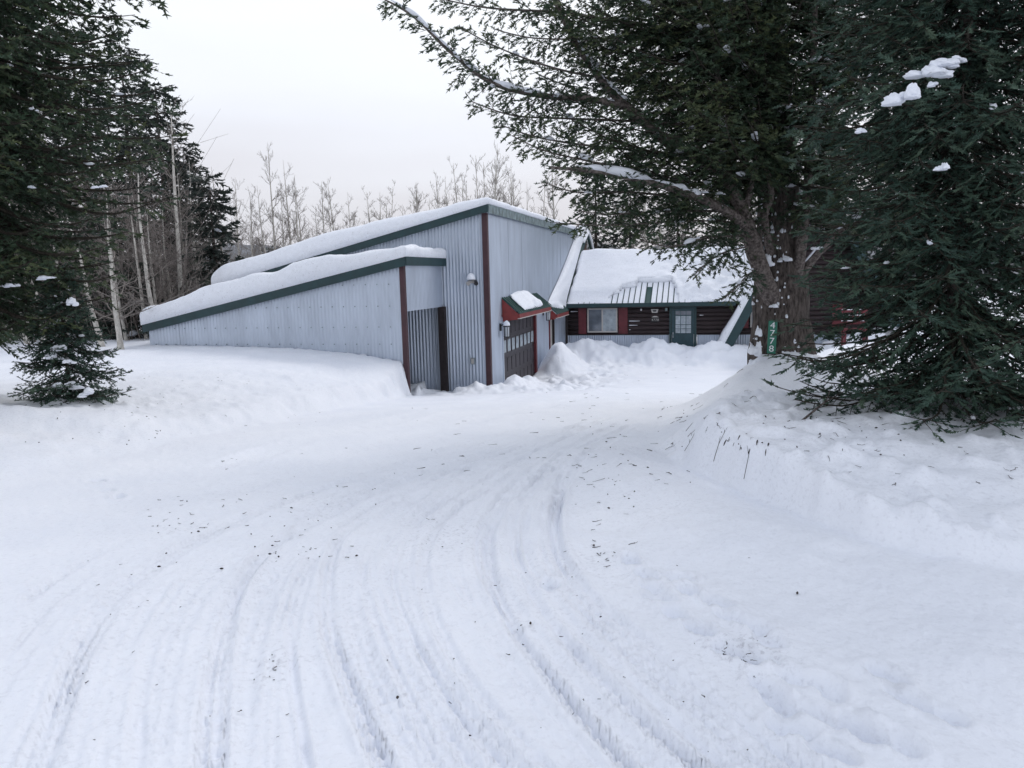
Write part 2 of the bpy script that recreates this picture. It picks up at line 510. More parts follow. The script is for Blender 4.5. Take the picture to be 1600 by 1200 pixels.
# tyre ruts (survey polylines), width, depth
RUTS = [
    ([(0, 974), (132, 881), (236, 831), (330, 800)], .16, .020),
    ([(0, 1029), (82, 947), (165, 886), (260, 838)], .14, .016),
    ([(60, 1200), (110, 1057), (165, 963), (236, 897), (330, 840), (450, 785)], .16, .026),
    ([(148, 1200), (187, 1051), (236, 958), (286, 903), (380, 840)], .14, .018),
    ([(209, 1200), (220, 1079), (247, 996), (308, 925), (420, 850)], .13, .020),
    ([(324, 1200), (335, 1068), (352, 996), (385, 903), (456, 837), (550, 787), (660, 749), (800, 700), (950, 655)], .20, .030),
    ([(344, 1200), (352, 1090), (372, 1000), (410, 905), (480, 840), (570, 795)], .10, .016),
    ([(420, 1200), (425, 1080), (440, 980), (480, 890), (550, 830), (640, 780)], .16, .020),
    ([(599, 1200), (544, 1073), (511, 974), (517, 881), (550, 826), (660, 760), (800, 700), (960, 645)], .18, .030),
    ([(470, 1200), (455, 1080), (462, 960), (500, 870), (560, 815)], .14, .018),
    ([(800, 1189), (687, 1051), (638, 925), (649, 826), (715, 771), (850, 700), (980, 640)], .20, .028),
    ([(840, 1189), (722, 1051), (668, 935), (672, 846), (735, 781), (870, 705)], .16, .024),
    ([(700, 1200), (620, 1060), (580, 960), (575, 880), (610, 820), (690, 765)], .20, .020),
    ([(981, 1200), (866, 1068), (800, 980), (765, 890), (775, 810), (850, 735), (960, 660)], .18, .030),
    ([(1086, 1200), (937, 1062), (833, 941), (795, 848), (825, 765), (910, 690)], .18, .034),
    ([(1262, 1200), (1097, 1068), (981, 985), (905, 915), (868, 840), (880, 760), (940, 690)], .22, .040),
    ([(1600, 1165), (1350, 1018), (1256, 936), (1180, 880)], .34, .034),
    ([(300, 790), (420, 745), (560, 705), (700, 670), (820, 640), (930, 620)], .30, .040),
    ([(320, 740), (470, 690), (600, 660), (740, 630), (860, 612)], .30, .035),
]
RUTS += [
    ([(640, 1200), (575, 1073), (540, 974), (545, 885), (578, 830), (680, 762), (815, 703)], .17 / .42, .012),
    ([(765, 1195), (655, 1055), (610, 930), (622, 835), (690, 778), (830, 705)], .16 / .42, .012),
    ([(365, 1200), (378, 1070), (400, 990), (440, 900), (505, 835), (610, 775)], .15 / .42, .010),
    ([(1040, 1200), (905, 1066), (818, 965), (780, 870), (800, 790), (875, 715)], .15 / .42, .010),
    ([(1170, 1200), (1020, 1066), (905, 965), (850, 890), (835, 810), (880, 730)], .12 / .42, .012),
    ([(95, 1200), (150, 1055), (205, 960), (270, 890), (365, 830)], .13 / .42, .009),
]
FANKEYS = np.array([
    [(-60, 1010), (80, 905), (236, 826), (400, 765), (600, 705), (800, 655)],
    [(60, 1200), (165, 963), (300, 860), (450, 785), (640, 725), (850, 665)],
    [(324, 1200), (345, 1020), (395, 900), (520, 800), (680, 735), (900, 665)],
    [(599, 1200), (520, 980), (525, 880), (610, 790), (760, 715), (950, 655)],
    [(830, 1189), (670, 940), (660, 850), (730, 778), (850, 705), (985, 645)],
    [(1086, 1200), (870, 980), (800, 850), (830, 760), (900, 700), (1010, 650)],
    [(1262, 1200), (1000, 1000), (880, 870), (880, 770), (930, 700), (1020, 655)]], float)
_r = np.random.default_rng(41)
for q in np.sort(_r.uniform(0, 6, 50)):
    i = min(5, int(q)); f = q - i
    ln = FANKEYS[i] * (1 - f) + FANKEYS[i + 1] * f
    ln[1:, 0] += _r.normal(0, 7, 5)
    wide = _r.random() < .3
    RUTS.append(([tuple(p) for p in ln], (.13 if wide else _r.uniform(.025, .055)) / .42, _r.uniform(.006, .0115) if wide else _r.uniform(.007, .0122)))
RUTS_W = []
_q = np.random.default_rng(5)
for line, w, dp in RUTS:
    w = w * .32 if (w < .25 or dp < .0125) else w; dp = dp * (.72 if dp > .0125 else _q.uniform(.5, 1.35))
    pts = np.array([on_ground(a, b)[:2] for a, b in line])
    # smooth curve through the points
    t = np.linspace(0, len(pts) - 1, len(pts) * 6)
    i = np.clip(t.astype(int), 0, len(pts) - 2); f = (t - i)[:, None]
    p0 = pts[np.clip(i - 1, 0, None)]; p1 = pts[i]; p2 = pts[i + 1]; p3 = pts[np.clip(i + 2, None, len(pts) - 1)]
    c = 0.5 * (2 * p1 + (p2 - p0) * f + (2 * p0 - 5 * p1 + 4 * p2 - p3) * f ** 2 + (3 * p1 - p0 - 3 * p2 + p3) * f ** 3)
    # carry the line on behind the photographer
    e = c[0] + (c[0] - c[3]) / (np.linalg.norm(c[0] - c[3]) + 1e-6) * 1.2
    if line[0][1] > 1100:
        c = np.vstack([e, c])
    RUTS_W.append((c, w, dp))

PRINTS = [(858, 915, 8), (1020, 920, 25), (1060, 905, 70), (1075, 925, 20), (1030, 935, 60), (1055, 962, 30), (1095, 990, 35), (1140, 1022, 40), (1165, 1030, 20), (1185, 1035, 50),
          (1140, 970, 10), (1180, 985, 35), (1200, 1008, 30), (1200, 1078, 30), (1220, 1105, 25), (1265, 1115, 35), (1250, 1065, 45), (1295, 1082, 20), (1330, 1140, 55), (1348, 1148, 30),
          (1400, 1165, 30), (1470, 1118, 35), (1420, 1100, 30), (1385, 1060, 25), (150, 752, 70), (165, 765, 60), (185, 775, 40), (1010, 900, 40), (985, 880, 20), (1120, 945, 30), (1240, 1140, 40), (1300, 1180, 30)]


def build_ground():
    th1 = np.radians(np.linspace(-38.5, 38.5, 560))
    th = np.concatenate([np.radians(np.arange(-180, -39.5, 3.0)), th1, np.radians(np.arange(40.5, 180, 3.0))])
    r = np.concatenate([np.geomspace(0.6, 1.9, 14)[:-1], np.geomspace(1.9, 17, 285), np.linspace(17.14, 34, 122), np.geomspace(34.4, 48, 14), np.geomspace(52, 2380, 42)])
    TH, RR = np.meshgrid(th, r)
    X = RR * np.sin(TH); Y = RR * np.cos(TH)
    Z = terrain(X, Y)
    dirt = np.zeros_like(Z)
    near = (RR < 30) & (np.abs(TH) < radians(41))
    xs = X[near]; ys = Y[near]
    dz = np.zeros_like(xs); dd = np.zeros_like(xs)
    for c, w, dp in RUTS_W:
        best = np.full(xs.shape, 9.0); along = np.zeros_like(xs)
        bb = (xs > c[:, 0].min() - .6) & (xs < c[:, 0].max() + .6) & (ys > c[:, 1].min() - .6) & (ys < c[:, 1].max() + .6)
        xb = xs[bb]; yb = ys[bb]
        bst = np.full(xb.shape, 9.0); alg = np.zeros_like(xb); acc = 0.0
        for a, b in zip(c[:-1], c[1:]):
            d = b - a; L = np.hypot(*d) + 1e-9
            t = np.clip(((xb - a[0]) * d[0] + (yb - a[1]) * d[1]) / L ** 2, 0, 1)
            ex = xb - a[0] - t * d[0]; ey = yb - a[1] - t * d[1]
            s = np.sign(ex * d[1] - ey * d[0])
            dist = np.hypot(ex, ey)
            m = dist < np.abs(bst)
            bst = np.where(m, dist * np.where(s == 0, 1, s), bst); alg = np.where(m, acc + t * L, alg)
            acc += L
        q = bst / w
        wob = np.clip(0.6 + 1.9 * vn(alg * 1.1, np.zeros_like(alg) + w * 100 + dp * 5000, 61), .30, 1.15) * (1 + .6 * vn(xb * 9, yb * 9, 63))
        prof = -np.exp(-(np.abs(q) / 0.62) ** 4) + 0.55 * np.exp(-((np.abs(q) - 1.0) / 0.28) ** 2)
        tread = (.045 < w < .2) * 0.30 * np.cos(q * 9.0) * (np.abs(q) < .8) + (.045 < w < .2) * 0.40 * np.sign(np.sin(alg * 2 * pi / 0.075 + 2.5 * np.sign(q))) * (np.abs(q) < .75) * (vn(alg * 1.1, q * 0.3, 62) > -0.05)
        fade = smooth(alg / 0.5) * smooth((acc - alg) / 1.5)
        dz[bb] += dp * wob * fade * (prof + tread)
        dd[bb] = np.maximum(dd[bb], np.exp(-(q / 0.9) ** 2) * fade * np.clip(vn(alg * 0.7, np.zeros_like(alg) + w, 66) + .35, 0, 1) * 0.6)
    for px, py, a in PRINTS:
        g = on_ground(px, py)
        a = radians(a + 90 + random.uniform(-15, 15))
        ex = xs - g[0]; ey = ys - g[1]
        q = np.sqrt(((ex * cos(a) + ey * sin(a)) / 0.088) ** 2 + ((-ex * sin(a) + ey * cos(a)) / 0.05) ** 2 ) * (1 + .25 * vn(xs * 18, ys * 18, 93))
        k = random.uniform(.04, .075)
        dz += k * (-np.exp(-q ** 5) + 0.25 * np.exp(-((q - 1.35) / 0.35) ** 2))
        dd = np.maximum(dd, 0.4 * np.exp(-q ** 3))
    # churned, finely crusted snow on the drive
    dz += 0.010 * fbm(xs * 14, ys * 14, 3, 80) + 0.006 * fbm(xs * 40, ys * 40, 2, 84)
    z2 = Z[near]; z2 += dz; Z[near] = z2
    # dirt and needles scuffed in near the trees and in the turning patch
    for (px, py, rad, s) in ((620, 790, .9, .6), (330, 795, .8, .7), (300, 815, .5, .7), (950, 700, 1.6, .55), (930, 860, .8, .5), (1010, 770, 1.2, .5), (700, 840, .8, .55), (1160, 1025, .3, .9), (1150, 660, 1.5, .55), (1350, 640, 1.5, .5), (870, 605, 1.6, .8), (560, 960, .6, .4), (200, 640, 1.5, .5), (420, 1050, .25, .6), (862, 570, 1.2, 1.0), (850, 585, .8, .8)):
        g = on_ground(px, py)
        dd = np.maximum(dd, s * np.exp(-((xs - g[0]) ** 2 + (ys - g[1]) ** 2) / rad ** 2) * (0.6 + fbm(xs * 2, ys * 2, 2, 90)))
    slr = base_h(xs, ys); dd = np.maximum(dd, .16 + .22 * np.clip(slr[1] + .6 * slr[2], 0, 1) * np.clip(.7 + 1.2 * vn(xs * .8, ys * .8, 97), 0, 1))
    d2 = dirt[near]; d2 += np.clip(dd, 0, 1); dirt[near] = d2
    nr, na = X.shape
    V = np.stack([X, Y, Z], -1).reshape(-1, 3)
    i = np.arange(nr - 1)[:, None] * na; k = np.arange(na)[None, :]; k2 = (k + 1) % na
    F = np.stack([i + k, i + na + k, i + na + k2, i + k2], -1).reshape(-1, 4)[:, ::-1]
    # centre cap
    V = np.vstack([V, [[0, 0, float(terrain(0, 0, False))]]])
    me = np_mesh('snow_ground', V, F, smooth_shade=True)
    cap = len(V) - 1
    a = me.attributes.new('dirt', 'FLOAT', 'POINT')
    a.data.foreach_set('value', np.append(dirt.ravel(), 0).astype(np.float32))
    o = link('snow_ground', me, M_SNOWG)
    tag(o, 'ploughed snowy driveway curving down to the garage with banks either side', kind='structure')
    capm = MB()
    ring = [tuple(V[j]) for j in range(na)]
    capm.add([tuple(V[cap])] + ring, [(0, 1 + (j + 1) % na, 1 + j) for j in range(na)])
    capm.f = [f[::-1] for f in capm.f]
    c = capm.build('trodden_snow', M_SNOWG)
    tag(c, kind='structure')


build_ground()

# distant hills beyond the trees
def build_hills():
    th = np.radians(np.linspace(-70, 70, 260)); rr = np.linspace(900, 2300, 30)
    TH, RR = np.meshgrid(th, rr)
    X = RR * np.sin(TH); Y = RR * np.cos(TH)
    prof = np.sin(np.clip((RR - 900) / 1400, 0, 1) * pi * 0.62) ** 1.3
    H = 118 + 60 * fbm(TH * 9, RR * 0.002, 4, 5) * 1.4
    Z = -45 + prof * H
    V = np.stack([X, Y, Z], -1).reshape(-1, 3); nr, na = X.shape
    i = np.arange(nr - 1)[:, None] * na; k = np.arange(na - 1)[None, :]
    F = np.stack([i + k, i + k + 1, i + na + k + 1, i + na + k], -1).reshape(-1, 4)
    o = link('hills', np_mesh('hills', V, F, smooth_shade=True), mat('forested_hill', (0.055, 0.065, 0.07), 0.9, noise=0.6, nscale=0.02, hue=(0.16, 0.17, 0.2)))
    tag(o, 'low forested ridge far beyond the bare aspens', kind='structure')


build_hills()

# thin winter haze between here and the hills
hz = MB().box(-2420, 2420, -2420, 2420, -75, 150)
hm = bpy.data.materials.new('haze'); hm.use_nodes = True
hm.node_tree.nodes.clear()
ho = hm.node_tree.nodes.new('ShaderNodeOutputMaterial'); hv = hm.node_tree.nodes.new('ShaderNodeVolumePrincipled')
hv.inputs['Color'].default_value = (.93, .95, .98, 1); hv.inputs['Density'].default_value = 0.00014
hm.node_tree.links.new(hv.outputs[0], ho.inputs['Volume'])
tag(hz.build('haze', hm), 'pale winter haze in front of the far ridge', kind='stuff')

# ------------------------------------------------------------------ building helpers
def corr_x(x0, x1, y, zb, zt, period=0.10, amp=0.013, out=-1, ph=0.0):
    """corrugated sheet in a plane of constant y; zb, zt are functions of x"""
    n = max(3, int(round((x1 - x0) / period * 6)))
    xs = np.linspace(x0, x1, n + 1)
    yy = y + out * amp * np.cos((xs + ph) / period * 2 * pi)
    mb = MB()
    vs = [(x, q, zb(x)) for x, q in zip(xs, yy)] + [(x, q, zt(x)) for x, q in zip(xs, yy)]
    mb.add(vs, [(i, i + 1, n + 1 + i + 1, n + 1 + i) for i in range(n)])
    return mb


def corr_y(y0, y1, x, zb, zt, period=0.10, amp=0.013):
    n = max(3, int(round((y1 - y0) / period * 6)))
    ys = np.linspace(y0, y1, n + 1)
    xx = x + amp * np.cos(ys / period * 2 * pi)
    mb = MB()
    vs = [(q, y, zb(y)) for y, q in zip(ys, xx)] + [(q, y, zt(y)) for y, q in zip(ys, xx)]
    mb.add(vs, [(i, i + 1, n + 1 + i + 1, n + 1 + i) for i in range(n)])
    return mb


def snow_slab(x0, x1, y0, y1, plane, thick, R, nx, ny, seed, namp=0.06, nscale=1.2, side=0.35, mask=None, bulge=0.04):
    """lying snow on a sloping roof: plane(x,y)->z; rounded towards every edge"""
    xs = np.linspace(0, 1, nx + 1); ys = np.linspace(0, 1, ny + 1)
    ease = lambda t: t + 0.0 * t
    # finer rows near the edges
    xs = x0 + (x1 - x0) * (0.5 - 0.5 * np.cos(pi * xs)) if nx > 6 else x0 + (x1 - x0) * xs
    ys = y0 + (y1 - y0) * (0.5 - 0.5 * np.cos(pi * ys)) if ny > 6 else y0 + (y1 - y0) * ys
    X, Y = np.meshgrid(xs, ys)
    d = np.minimum(np.minimum(X - x0, x1 - X), np.minimum(Y - y0, y1 - Y))
    t = np.clip(d / R, 0, 1)
    prof = side + (1 - side) * np.sqrt(np.clip(1 - (1 - t) ** 2, 0, 1))
    n1 = fbm(X * nscale, Y * nscale, 4, seed)
    T = thick(X, Y) * prof * (1 + namp * 4 * n1)
    # wavy outline
    bx = bulge * fbm(Y * 2.3, X * 0.4, 3, seed + 9) * 2; by = bulge * fbm(X * 2.3, Y * 0.4, 3, seed + 12) * 2
    ex = np.where(X - x0 < R * .5, -1, np.where(x1 - X < R * .5, 1, 0)); ey = np.where(Y - y0 < R * .5, -1, np.where(y1 - Y < R * .5, 1, 0))
    Xd = X + ex * (0.5 * bulge + bx) * (1 - t); Yd = Y + ey * (0.5 * bulge + by) * (1 - t)
    Zp = plane(X, Y)
    top = np.stack([Xd, Yd, Zp + T], -1).reshape(-1, 3)
    bot = np.stack([X, Y, Zp + 0.004], -1).reshape(-1, 3)
    na = nx + 1; N = len(top)
    i = np.arange(ny)[:, None] * na; k = np.arange(nx)[None, :]
    F = np.stack([i + k, i + k + 1, i + na + k + 1, i + na + k], -1)
    if mask is not None:
        cx = 0.25 * (X[:-1, :-1] + X[1:, :-1] + X[:-1, 1:] + X[1:, 1:]); cy = 0.25 * (Y[:-1, :-1] + Y[1:, :-1] + Y[:-1, 1:] + Y[1:, 1:])
        keep = mask(cx, cy)
    else:
        keep = np.ones((ny, nx), bool)
    Ft = F[keep]
    faces = [Ft, Ft[:, ::-1] + N]
    # side walls on every open edge
    pad = np.pad(keep, 1)
    for (dy, dx, e) in ((-1, 0, (0, 1)), (1, 0, (2, 3)), (0, -1, (3, 0)), (0, 1, (1, 2))):
        open_ = keep & ~pad[1 + dy:1 + dy + ny, 1 + dx:1 + dx + nx]
        q = F[open_]
        faces.append(np.stack([q[:, e[1]], q[:, e[0]], q[:, e[0]] + N, q[:, e[1]] + N], -1))
    return np_mesh('roof_snow', np.vstack([top, bot]), np.concatenate(faces), smooth_shade=True)


def sheet(o):
    return o


# ------------------------------------------------------------------ garage with lean-to
garage = empty('garage', (GO[0], GO[1], 0), -ANG)
tag(garage, 'grey corrugated metal garage with a low lean-to and deep snow on its sloping roofs', 'garage')

MAIN = lambda x: 3.46 + 0.235 * x            # wall top under the main roof
LEAN = lambda x: 2.30 + 0.208 * x            # wall top of the lean-to
zc = lambda v: (lambda q: v)

# gable wall
edges = np.linspace(-8.6, 0.0, 11)
for a, b in zip(edges[:-1], edges[1:]):
    corr_x(a, b + 0.02, random.uniform(-.004, .004), zc(-2.3), MAIN, amp=.021, ph=random.uniform(0, .004)).build('metal_sheet', M_METAL, garage, True)
# door wall
e2 = [0.0, 0.75, 1.5, 2.4, 3.3, 4.2, 5.1, 5.95, 6.8, 7.6, 8.42, 9.4, 10.2, 11.1, 12.0, 12.9, 13.8, 14.7]
for a, b in zip(e2[:-1], e2[1:]):
    zb = -2.3
    if 1.49 <= a < 5.9: zb = 0.36
    if 8.4 <= a < 9.3: zb = 0.10
    corr_y(a, b + 0.02, random.uniform(-.004, .004), zc(zb), zc(3.46), amp=0.010).build('metal_sheet', M_METAL, garage, True)
# far walls, plain
MB().add([(-8.6, 0, -2.3), (-8.6, 14.7, -2.3), (-8.6, 14.7, MAIN(-8.6)), (-8.6, 0, MAIN(-8.6))], [(0, 1, 2, 3)]).build('far_side_wall', M_METAL, garage)
MB().add([(-8.6, 14.7, -2.3), (0, 14.7, -2.3), (0, 14.7, 3.46), (-8.6, 14.7, MAIN(-8.6))], [(0, 1, 2, 3)]).build('rear_wall', M_METAL, garage)
# main roof deck
x0, x1, y0, y1 = -8.72, 0.10, -0.16, 14.8
rp = lambda x, y: MAIN(x) + 0.13 + 0 * y
MB().hexa([(x0, y0, MAIN(x0)), (x1, y0, MAIN(x1)), (x1, y1, MAIN(x1)), (x0, y1, MAIN(x0))], [(x0, y0, rp(x0, 0)), (x1, y0, rp(x1, 0)), (x1, y1, rp(x1, 0)), (x0, y1, rp(x0, 0))]).build('roof_deck', M_GREENROOF, garage)
f = lambda x, d: MAIN(x) + d
MB().hexa([(x0, y0 - .03, f(x0, -.07)), (x1 + .02, y0 - .03, f(x1, -.07)), (x1 + .02, y0 - .004, f(x1, -.07)), (x0, y0 - .004, f(x0, -.07))],
          [(x0, y0 - .03, f(x0, .15)), (x1 + .02, y0 - .03, f(x1, .15)), (x1 + .02, y0 - .004, f(x1, .15)), (x0, y0 - .004, f(x0, .15))]).build('rake_fascia', M_GREEN, garage)
fa = MB()
for k in range(14):
    a = y0 + k * 1.07; fa.box(x1 + .004, x1 + .045 + .006 * (k % 2), a, a + 1.075, 3.38, 3.63 + random.uniform(-.02, .02))
fa.build('eave_fascia', M_GUTTER, garage)
sn = snow_slab(x0 - .12, x1 + .08, y0 - .06, y1, rp, lambda x, y: 0.36 + 0.26 * smooth((-x - 0.6) / 4.0) - 0.10 * smooth((x + 0.9) / 0.9) + 0 * y, 0.5, 150, 90, 101, namp=.035, nscale=.8)
link('roof_snow', sn, M_SNOWR, garage)

# lean-to
ly = -2.92
edges = np.linspace(-9.0, -1.42, 9)
for a, b in zip(edges[:-1], edges[1:]):
    corr_x(a, b + 0.02, ly + random.uniform(-.004, .004), zc(-1.9), LEAN, amp=.009, ph=random.uniform(0, .004)).build('metal_sheet', M_METAL, garage, True)
scr = MB()
for zz in (-.02, .42, .95, 1.5):
    for xx in np.arange(-8.8, -1.5, 0.32):
        if zz < LEAN(xx) - .15:
            scr.box(xx - .012, xx + .012, ly - .024, ly - .010, zz - .012, zz + .012)
tag(scr.build('screw_heads', M_GUTTER, garage), kind='stuff')
for a, b in ((ly + .02, -1.95), (-1.95, -.98), (-.98, -.05)):
    corr_y(a, b + .015, -1.36, zc(0.80), zc(LEAN(-1.36)), amp=.008).build('metal_sheet', M_METAL, garage, True)
MB().add([(-9.0, ly, -1.9), (-9.0, 0, -1.9), (-9.0, 0, LEAN(-9.0)), (-9.0, ly, LEAN(-9))], [(0, 1, 2, 3)]).build('lean_to_end_wall', M_METAL, garage)
x0, x1, y0, y1 = -9.08, -1.24, ly - .14, -0.03
lp = lambda x, y: LEAN(x) + 0.12 + 0 * y
MB().hexa([(x0, y0, LEAN(x0) + .005), (x1, y0, LEAN(x1) + .005), (x1, y1, LEAN(x1) + .005), (x0, y1, LEAN(x0) + .005)], [(x0, y0, lp(x0, 0)), (x1, y0, lp(x1, 0)), (x1, y1, lp(x1, 0)), (x0, y1, lp(x0, 0))]).build('lean_to_roof', M_GREENROOF, garage)
g = lambda x, d: LEAN(x) + d
MB().hexa([(x0, y0 - .03, g(x0, -.09)), (x1 + .02, y0 - .03, g(x1, -.09)), (x1 + .02, y0 - .004, g(x1, -.09)), (x0, y0 - .004, g(x0, -.09))],
          [(x0, y0 - .03, g(x0, .14)), (x1 + .02, y0 - .03, g(x1, .14)), (x1 + .02, y0 - .004, g(x1, .14)), (x0, y0 - .004, g(x0, .14))]).build('rake_fascia', M_GREEN, garage)
MB().box(x1 + .004, x1 + .035, y0 - .002, y1, g(x1, -.09), g(x1, .13)).build('eave_fascia', M_GREEN, garage)
sn = snow_slab(x0 - .03, x1 + .03, y0 - .04, y1, lp, lambda x, y: 0.33 + 0.24 * smooth((-x - 1.4) / 2.6) - 0.06 * smooth((-x - 7) / 2) + .05 * vn(x * 2.2, y * 2.2, 7), 0.24, 150, 60, 131, namp=.05, nscale=1.4, side=.5, bulge=.06)
link('roof_snow', sn, M_SNOWR, garage)
# posts
MB().box(-1.45, -1.33, ly - .035, ly + .10, -1.9, LEAN(-1.4) - .02).build('corner_post', M_MAROON, garage)
MB().box(-1.46, -1.26, -.20, -.03, -1.9, 0.80).build('corner_post', M_DARKWOOD, garage)
MB().box(-.115, .035, -.035, .115, -1.9, 3.39).build('corner_post', M_MAROON, garage)

# garage door
gd = MB().box(-.10, -.04, 1.5, 5.9, -2.1, 0.36).build('garage_door', M_DOOR, garage)
pm = bpy.data.meshes.new('door_panel')
tmp = MB().box(0, .012, .05, .50, .07, .50); pm.from_pydata(tmp.v, [], tmp.f); pm.materials.append(M_DOOR)
sec = 0.592
for row in range(4):
    for c in range(8):
        yy = 1.5 + c * 0.55; zz = -2.01 + row * sec
        if row == 2:
            fr = MB()
            fr.box(-.038, -.026, yy + .05, yy + .50, zz + .07, zz + .51)
            fr.build('door_window', M_DOOR, gd)
            MB().box(-.026, -.020, yy + .10, yy + .45, zz + .10, zz + .48).build('window_pane', M_CURTAIN, gd)
        else:
            o = link('door_panel', pm, None, gd); o.location = (-.039, yy, zz)
for row in range(1, 4):
    MB().box(-.041, -.036, 1.5, 5.9, -2.012 + row * sec - .012 + .03, -2.012 + row * sec + .008 + .03).build('section_joint', M_BLACK, gd)
MB().box(-.03, .05, 5.9, 6.08, -2.1, .40).build('door_jamb', M_RED, garage)
MB().box(-.03, .03, 1.40, 1.5, -2.1, .40).build('door_jamb', M_METAL, garage)
MB().box(-.03, .04, 1.40, 6.08, .36, .46).build('door_head', M_RED, garage)
# man door
MB().box(-.09, -.04, 8.5, 9.32, -1.9, .06).build('side_door', M_WFRAME, garage)
MB().box(-.03, .05, 8.42, 8.53, -1.9, .10).build('door_jamb', M_RED, garage)
MB().box(-.03, .05, 9.30, 9.41, -1.9, .10).build('door_jamb', M_DARKWOOD, garage)


def awning(y0, y1, zw, zf, proj, snow_rng, name):
    aw = MB()
    aw.hexa([(0.02, y0, zw - .03), (proj, y0, zf - .03), (proj, y1, zf - .03), (0.02, y1, zw - .03)], [(0.02, y0, zw), (proj, y0, zf), (proj, y1, zf), (0.02, y1, zw)])
    o = aw.build(name, M_GREENROOF, garage)
    n = int((y1 - y0) / 0.24)
    rm = bpy.data.meshes.new('roof_rib')
    t = MB().hexa([(0.02, 0, zw), (proj + .02, 0, zf), (proj + .02, .03, zf), (0.02, .03, zw)], [(0.02, .008, zw + .03), (proj + .02, .008, zf + .03), (proj + .02, .022, zf + .03), (0.02, .022, zw + .03)])
    rm.from_pydata(t.v, [], t.f); rm.materials.append(M_GREENROOF)
    for k in range(n + 1):
        q = link('roof_rib', rm, None, o); q.location = (0, y0 + (y1 - y0 - .03) * k / n, 0)
    for yy in (y0 - .012, y1 - .02):
        MB().add([(0.02, yy, zw - .035), (proj - .05, yy, zf - .035), (proj - .05, yy, zf - .20), (.02, yy, zf - .26), (0.02, yy + .03, zw - .035), (proj - .05, yy + .03, zf - .035), (proj - .05, yy + .03, zf - .20), (.02, yy + .03, zf - .26)],
                 [(0, 3, 2, 1), (4, 5, 6, 7), (0, 1, 5, 4), (1, 2, 6, 5), (2, 3, 7, 6), (3, 0, 4, 7)]).build('awning_cheek', M_REDA, o)
    MB().box(proj - .05, proj, y0 - .02, y1 + .02, zf - .16, zf - .032).build('awning_fascia', M_REDA, o)
    MB().box(proj - .06, proj + .012, y0 - .02, y1 + .02, zf - .185, zf - .16).build('drip_edge', M_WFRAME, o)
    pl = lambda x, y: zw + (zf - zw) * (x - .02) / (proj - .02) + .02
    if snow_rng is None:
        return o
    a, b = snow_rng
    me = snow_slab(.03, proj - .02, a, b, pl, lambda x, y: .17 + .06 * np.sin(y * 2.0), .16, 22, 34, 161, namp=.09, nscale=2.2, side=.3, bulge=.10)
    link('awning_snow', me, M_SNOWR, o)
    return o


awning(1.45, 6.25, 0.98, 0.52, 0.56, (2.3, 4.5), 'door_awning')
awning(8.1, 10.6, 0.50, 0.14, 0.42, None, 'door_awning')

# ------------------------------------------------------------------ house
house = empty('log_house', (HO[0], HO[1], 0), -ANG)
tag(house, 'dark log house with snowy green roof and an A-frame front behind the big fir', 'house')
EV, SLOPE = 0.36, 0.535
WR = lambda x, y: EV + SLOPE * (np.minimum(y, 3.3 - np.maximum(y - 3.3, 0)) + 0.4)   # wing roof surface (ridge at y = 3.3)
# logs
zs = np.arange(-1.0, 0.30, 0.185)
for k, z in enumerate(zs):
    lg = MB()
    segs = 14; xs = np.linspace(0.05, 13.2, segs)
    path = np.stack([xs, 0.07 + 0.006 * np.sin(xs * 1.7 + k), z + .092 + 0.006 * np.sin(xs * 1.1 + 2 * k)], -1)
    lg.tube(path, 0.098, 8)
    lg.build('log', M_LOG, house, True)
# a-frame front logs above the wing eave
AX0, AX1, AZ0, AY = 6.62, 13.7, -1.75, -1.25
AMX = 0.5 * (AX0 + AX1); ASL = math.tan(radians(63.0)); AZT = AZ0 + ASL * (AMX - AX0)
for z in np.arange(0.30, AZT - .6, 0.185):
    xl_ = AX0 + (z + .2 - AZ0) / ASL; xr_ = 2 * AMX - xl_
    MB().tube([(xl_, .07, z + .092), (xr_, .07, z + .092)], .098, 8).build('log', M_LOG, house, True)
# skirting
for a, b in zip(np.arange(0.05, 13.1, 0.93), np.arange(0.98, 14.0, 0.93)):
    if a < 5.5 and b > 4.5:
        continue
    corr_x(a, b + .01, -0.02, zc(-2.1), zc(-1.0), amp=.011).build('skirting_sheet', M_METAL, house, True)
corr_x(4.0 + .7 - .93 + .0, 4.46, -0.02, zc(-2.1), zc(-1.0), amp=.011).build('skirting_sheet', M_METAL, house, True)
MB().box(-.02, .10, -.10, .10, -2.1, .30).build('corner_trim', M_DARKWOOD, house)
MB().box(.1, 4.45, -.075, -.035, -1.02, -.985).build('sill_board', M_DARKWOOD, house)
MB().box(5.62, 13.1, -.075, -.035, -1.02, -.985).build('sill_board', M_DARKWOOD, house)
# wing roof: sheet, ribs, eave
rx0, rx1 = 0.12, 8.6
ev = -0.42
mb = MB()
zt = lambda y: float(EV + SLOPE * (y + .4))
mb.hexa([(rx0, ev, zt(ev) - .05), (rx1, ev, zt(ev) - .05), (rx1, 3.3, zt(3.3) - .05), (rx0, 3.3, zt(3.3) - .05)], [(rx0, ev, zt(ev)), (rx1, ev, zt(ev)), (rx1, 3.3, zt(3.3)), (rx0, 3.3, zt(3.3))])
mb.hexa([(rx0, 3.3, zt(3.3) - .05), (rx1, 3.3, zt(3.3) - .05), (rx1, 7.0, zt(-.4) - .05), (rx0, 7.0, zt(-.4) - .05)], [(rx0, 3.3, zt(3.3)), (rx1, 3.3, zt(3.3)), (rx1, 7.0, zt(-.4)), (rx0, 7.0, zt(-.4))])
wr = mb.build('wing_roof', M_GREENROOF, house)
rm = bpy.data.meshes.new('roof_rib')
